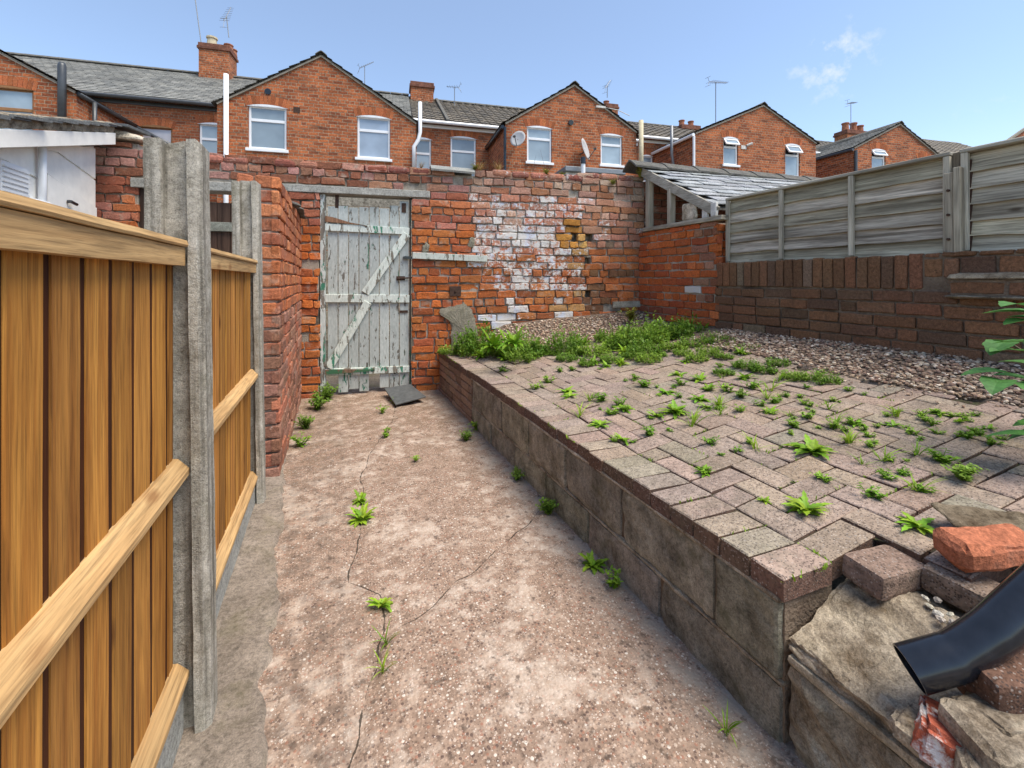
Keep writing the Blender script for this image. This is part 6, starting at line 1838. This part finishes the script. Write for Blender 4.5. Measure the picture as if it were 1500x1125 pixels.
p = on_patio(968, 478); plant('weed_clump', CLU[1], p, 1.5, 'tall upright weed in the far right corner against the orange stub wall', 'weeds', None, 1.15)
p = on_patio(925, 470); plant('weed_clump', IVY[0], (p[0], p[1], p[2]), 1.3, 'yellowish weed at the foot of the back wall beside the tall corner weed', 'weeds')
# plants on wall tops
def rowpt(x, y, z):
    q = Matrix.Rotation(ROW, 4, 'Z') @ Vector((x, y, z)); return q
for (x, z, me, s, lb, nm) in [(0.28, 2.41, DRY[0], .6, 'dry grass tuft on the wall top left of the pale ridge tile', 'dry_grass'), (0.93, 2.42, DRY[1], 1.15, 'dry brown grass on the wall top right of the pale ridge tile', 'dry_grass'), (1.15, 2.43, DRY[0], 1.0, 'straggling dry grass on the middle of the wall top', 'dry_grass'),
                              (1.72, 2.43, MOS[0], 1.2, 'yellow green stonecrop cushion on the middle of the wall top', 'wall_plant'), (1.92, 2.43, MOS[1], .9, 'smaller stonecrop right of the yellow green cushion', 'wall_plant'), (2.55, 2.35, MOS[0], 1.1, 'stonecrop hanging on the wall face below the white flue', 'wall_plant'),
                              (2.93, 2.46, IVY[0], 1.4, 'yellow leafed plant growing at the left end of the shed ridge', 'wall_plant'), (0.87, 2.43, IVY[1], .6, 'small green plant at the right end of the pale ridge tile', 'wall_plant')]:
    q = rowpt(x, YB + 0.03 if nm != 'wall_plant' or x < 2.5 else YB - 0.03, z)
    plant(nm, me, q, s, lb, 'plant')
# bare creeper twigs in front of the recessed window
b = MB(); rt2 = random.Random(17)
for k in range(26):
    x0 = rt2.uniform(1.35, 2.35); p = Vector((x0, 6.6, 2.2)); pts = [p.copy()]
    d = Vector((rt2.uniform(-.5, .5), 0, 1)).normalized()
    for i in range(7):
        d = (d + Vector((rt2.uniform(-.5, .5), rt2.uniform(-.3, .3), rt2.uniform(-.35, .25)))).normalized()
        p = p + d * rt2.uniform(.08, .2); pts.append(p.copy())
    b.tube(pts, [.006 * (1 - i / 8.5) for i in range(8)], 4)
b.single('bare_shrub', M['twig'], 'bare twiggy shrub behind the wall in front of the recessed white window', 'shrub', base=(1.85, 6.6, 2.2), frame='r')

# fine moss and seedlings in the paver joints
mo_ = MB(); r12 = random.Random(91)
for (x0, x1, y0, y1) in RECTS:
    if r12.random() > (0.42 if y0 > 1.3 else 0.2): continue
    horiz = r12.random() < .5
    n_l = r12.randint(5, 16)
    for _ in range(n_l):
        t = r12.random()
        x, y = (x0 + (x1 - x0) * t, y0 - .003) if horiz else (x0 - .003, y0 + (y1 - y0) * t)
        f = r12.uniform(.5, 1.2)
        leaf(mo_, (x + r12.gauss(0, .003), y + r12.gauss(0, .003), zp(x, y) - .008), r12.uniform(0, 6.28), r12.uniform(.008, .022), r12.uniform(.0016, .0035), r12.uniform(.3, 1.4), r12.uniform(0, 1), (f * 1.1, f, f * .7, 1), 3)
mo_.struct('moss', M['weed'], kind='stuff')
# broad leaved shrub reaching in from the right edge
SHX = 0.07
sh = thing('shrub', 'broad leaved green shrub reaching in from the right edge of the photo', 'shrub', (2.55, 0.62, 0.55))
stm = MB(); lf = MB(); r11 = random.Random(71)
tips = [((2.55, .62, .55), (2.42, .72, .95), (2.36, .80, 1.10)), ((2.55, .62, .55), (2.40, .76, .80), (2.26, .82, .84)), ((2.55, .62, .55), (2.38, .70, .70), (2.2, .75, .68)), ((2.55, .62, .55), (2.6, .75, .8), (2.5, .9, .95))]
for pts in tips:
    stm.tube(pts, [.009, .006, .004], 6)
    a, b2, c2 = [Vector(p) for p in pts]
    for k in range(6):
        t = k / 5; p = b2.lerp(c2, t * 1.05)
        az = math.atan2(c2.y - b2.y, c2.x - b2.x) + (1 if k % 2 else -1) * r11.uniform(.3, 1.3)
        f = r11.uniform(.75, 1.2)
        leaf(lf, p + Vector((r11.uniform(-.03, .03), r11.uniform(-.03, .03), r11.uniform(-.02, .03))), az, r11.uniform(.10, .16), r11.uniform(.04, .055), r11.uniform(-.1, .5), r11.uniform(.3, .9), (f, f, f, 1), 7, .12, .2)
stm.build('stem', M['twig'], sh); lf.build('leaves', M['shrub'], sh)
# fallen sprigs near the pipe
p = on_patio(1395, 905); plant('weed', ROS[1], (1.44, 0.50, 0.395), .6, 'single green leaf tuft under the black pipe beside the pebbles', 'weed')
plant('weed', ROS[0], (1.30, 0.37, 0.35), .7, 'long leafed weed beside the reddish brown paver in the rubble', 'weed')
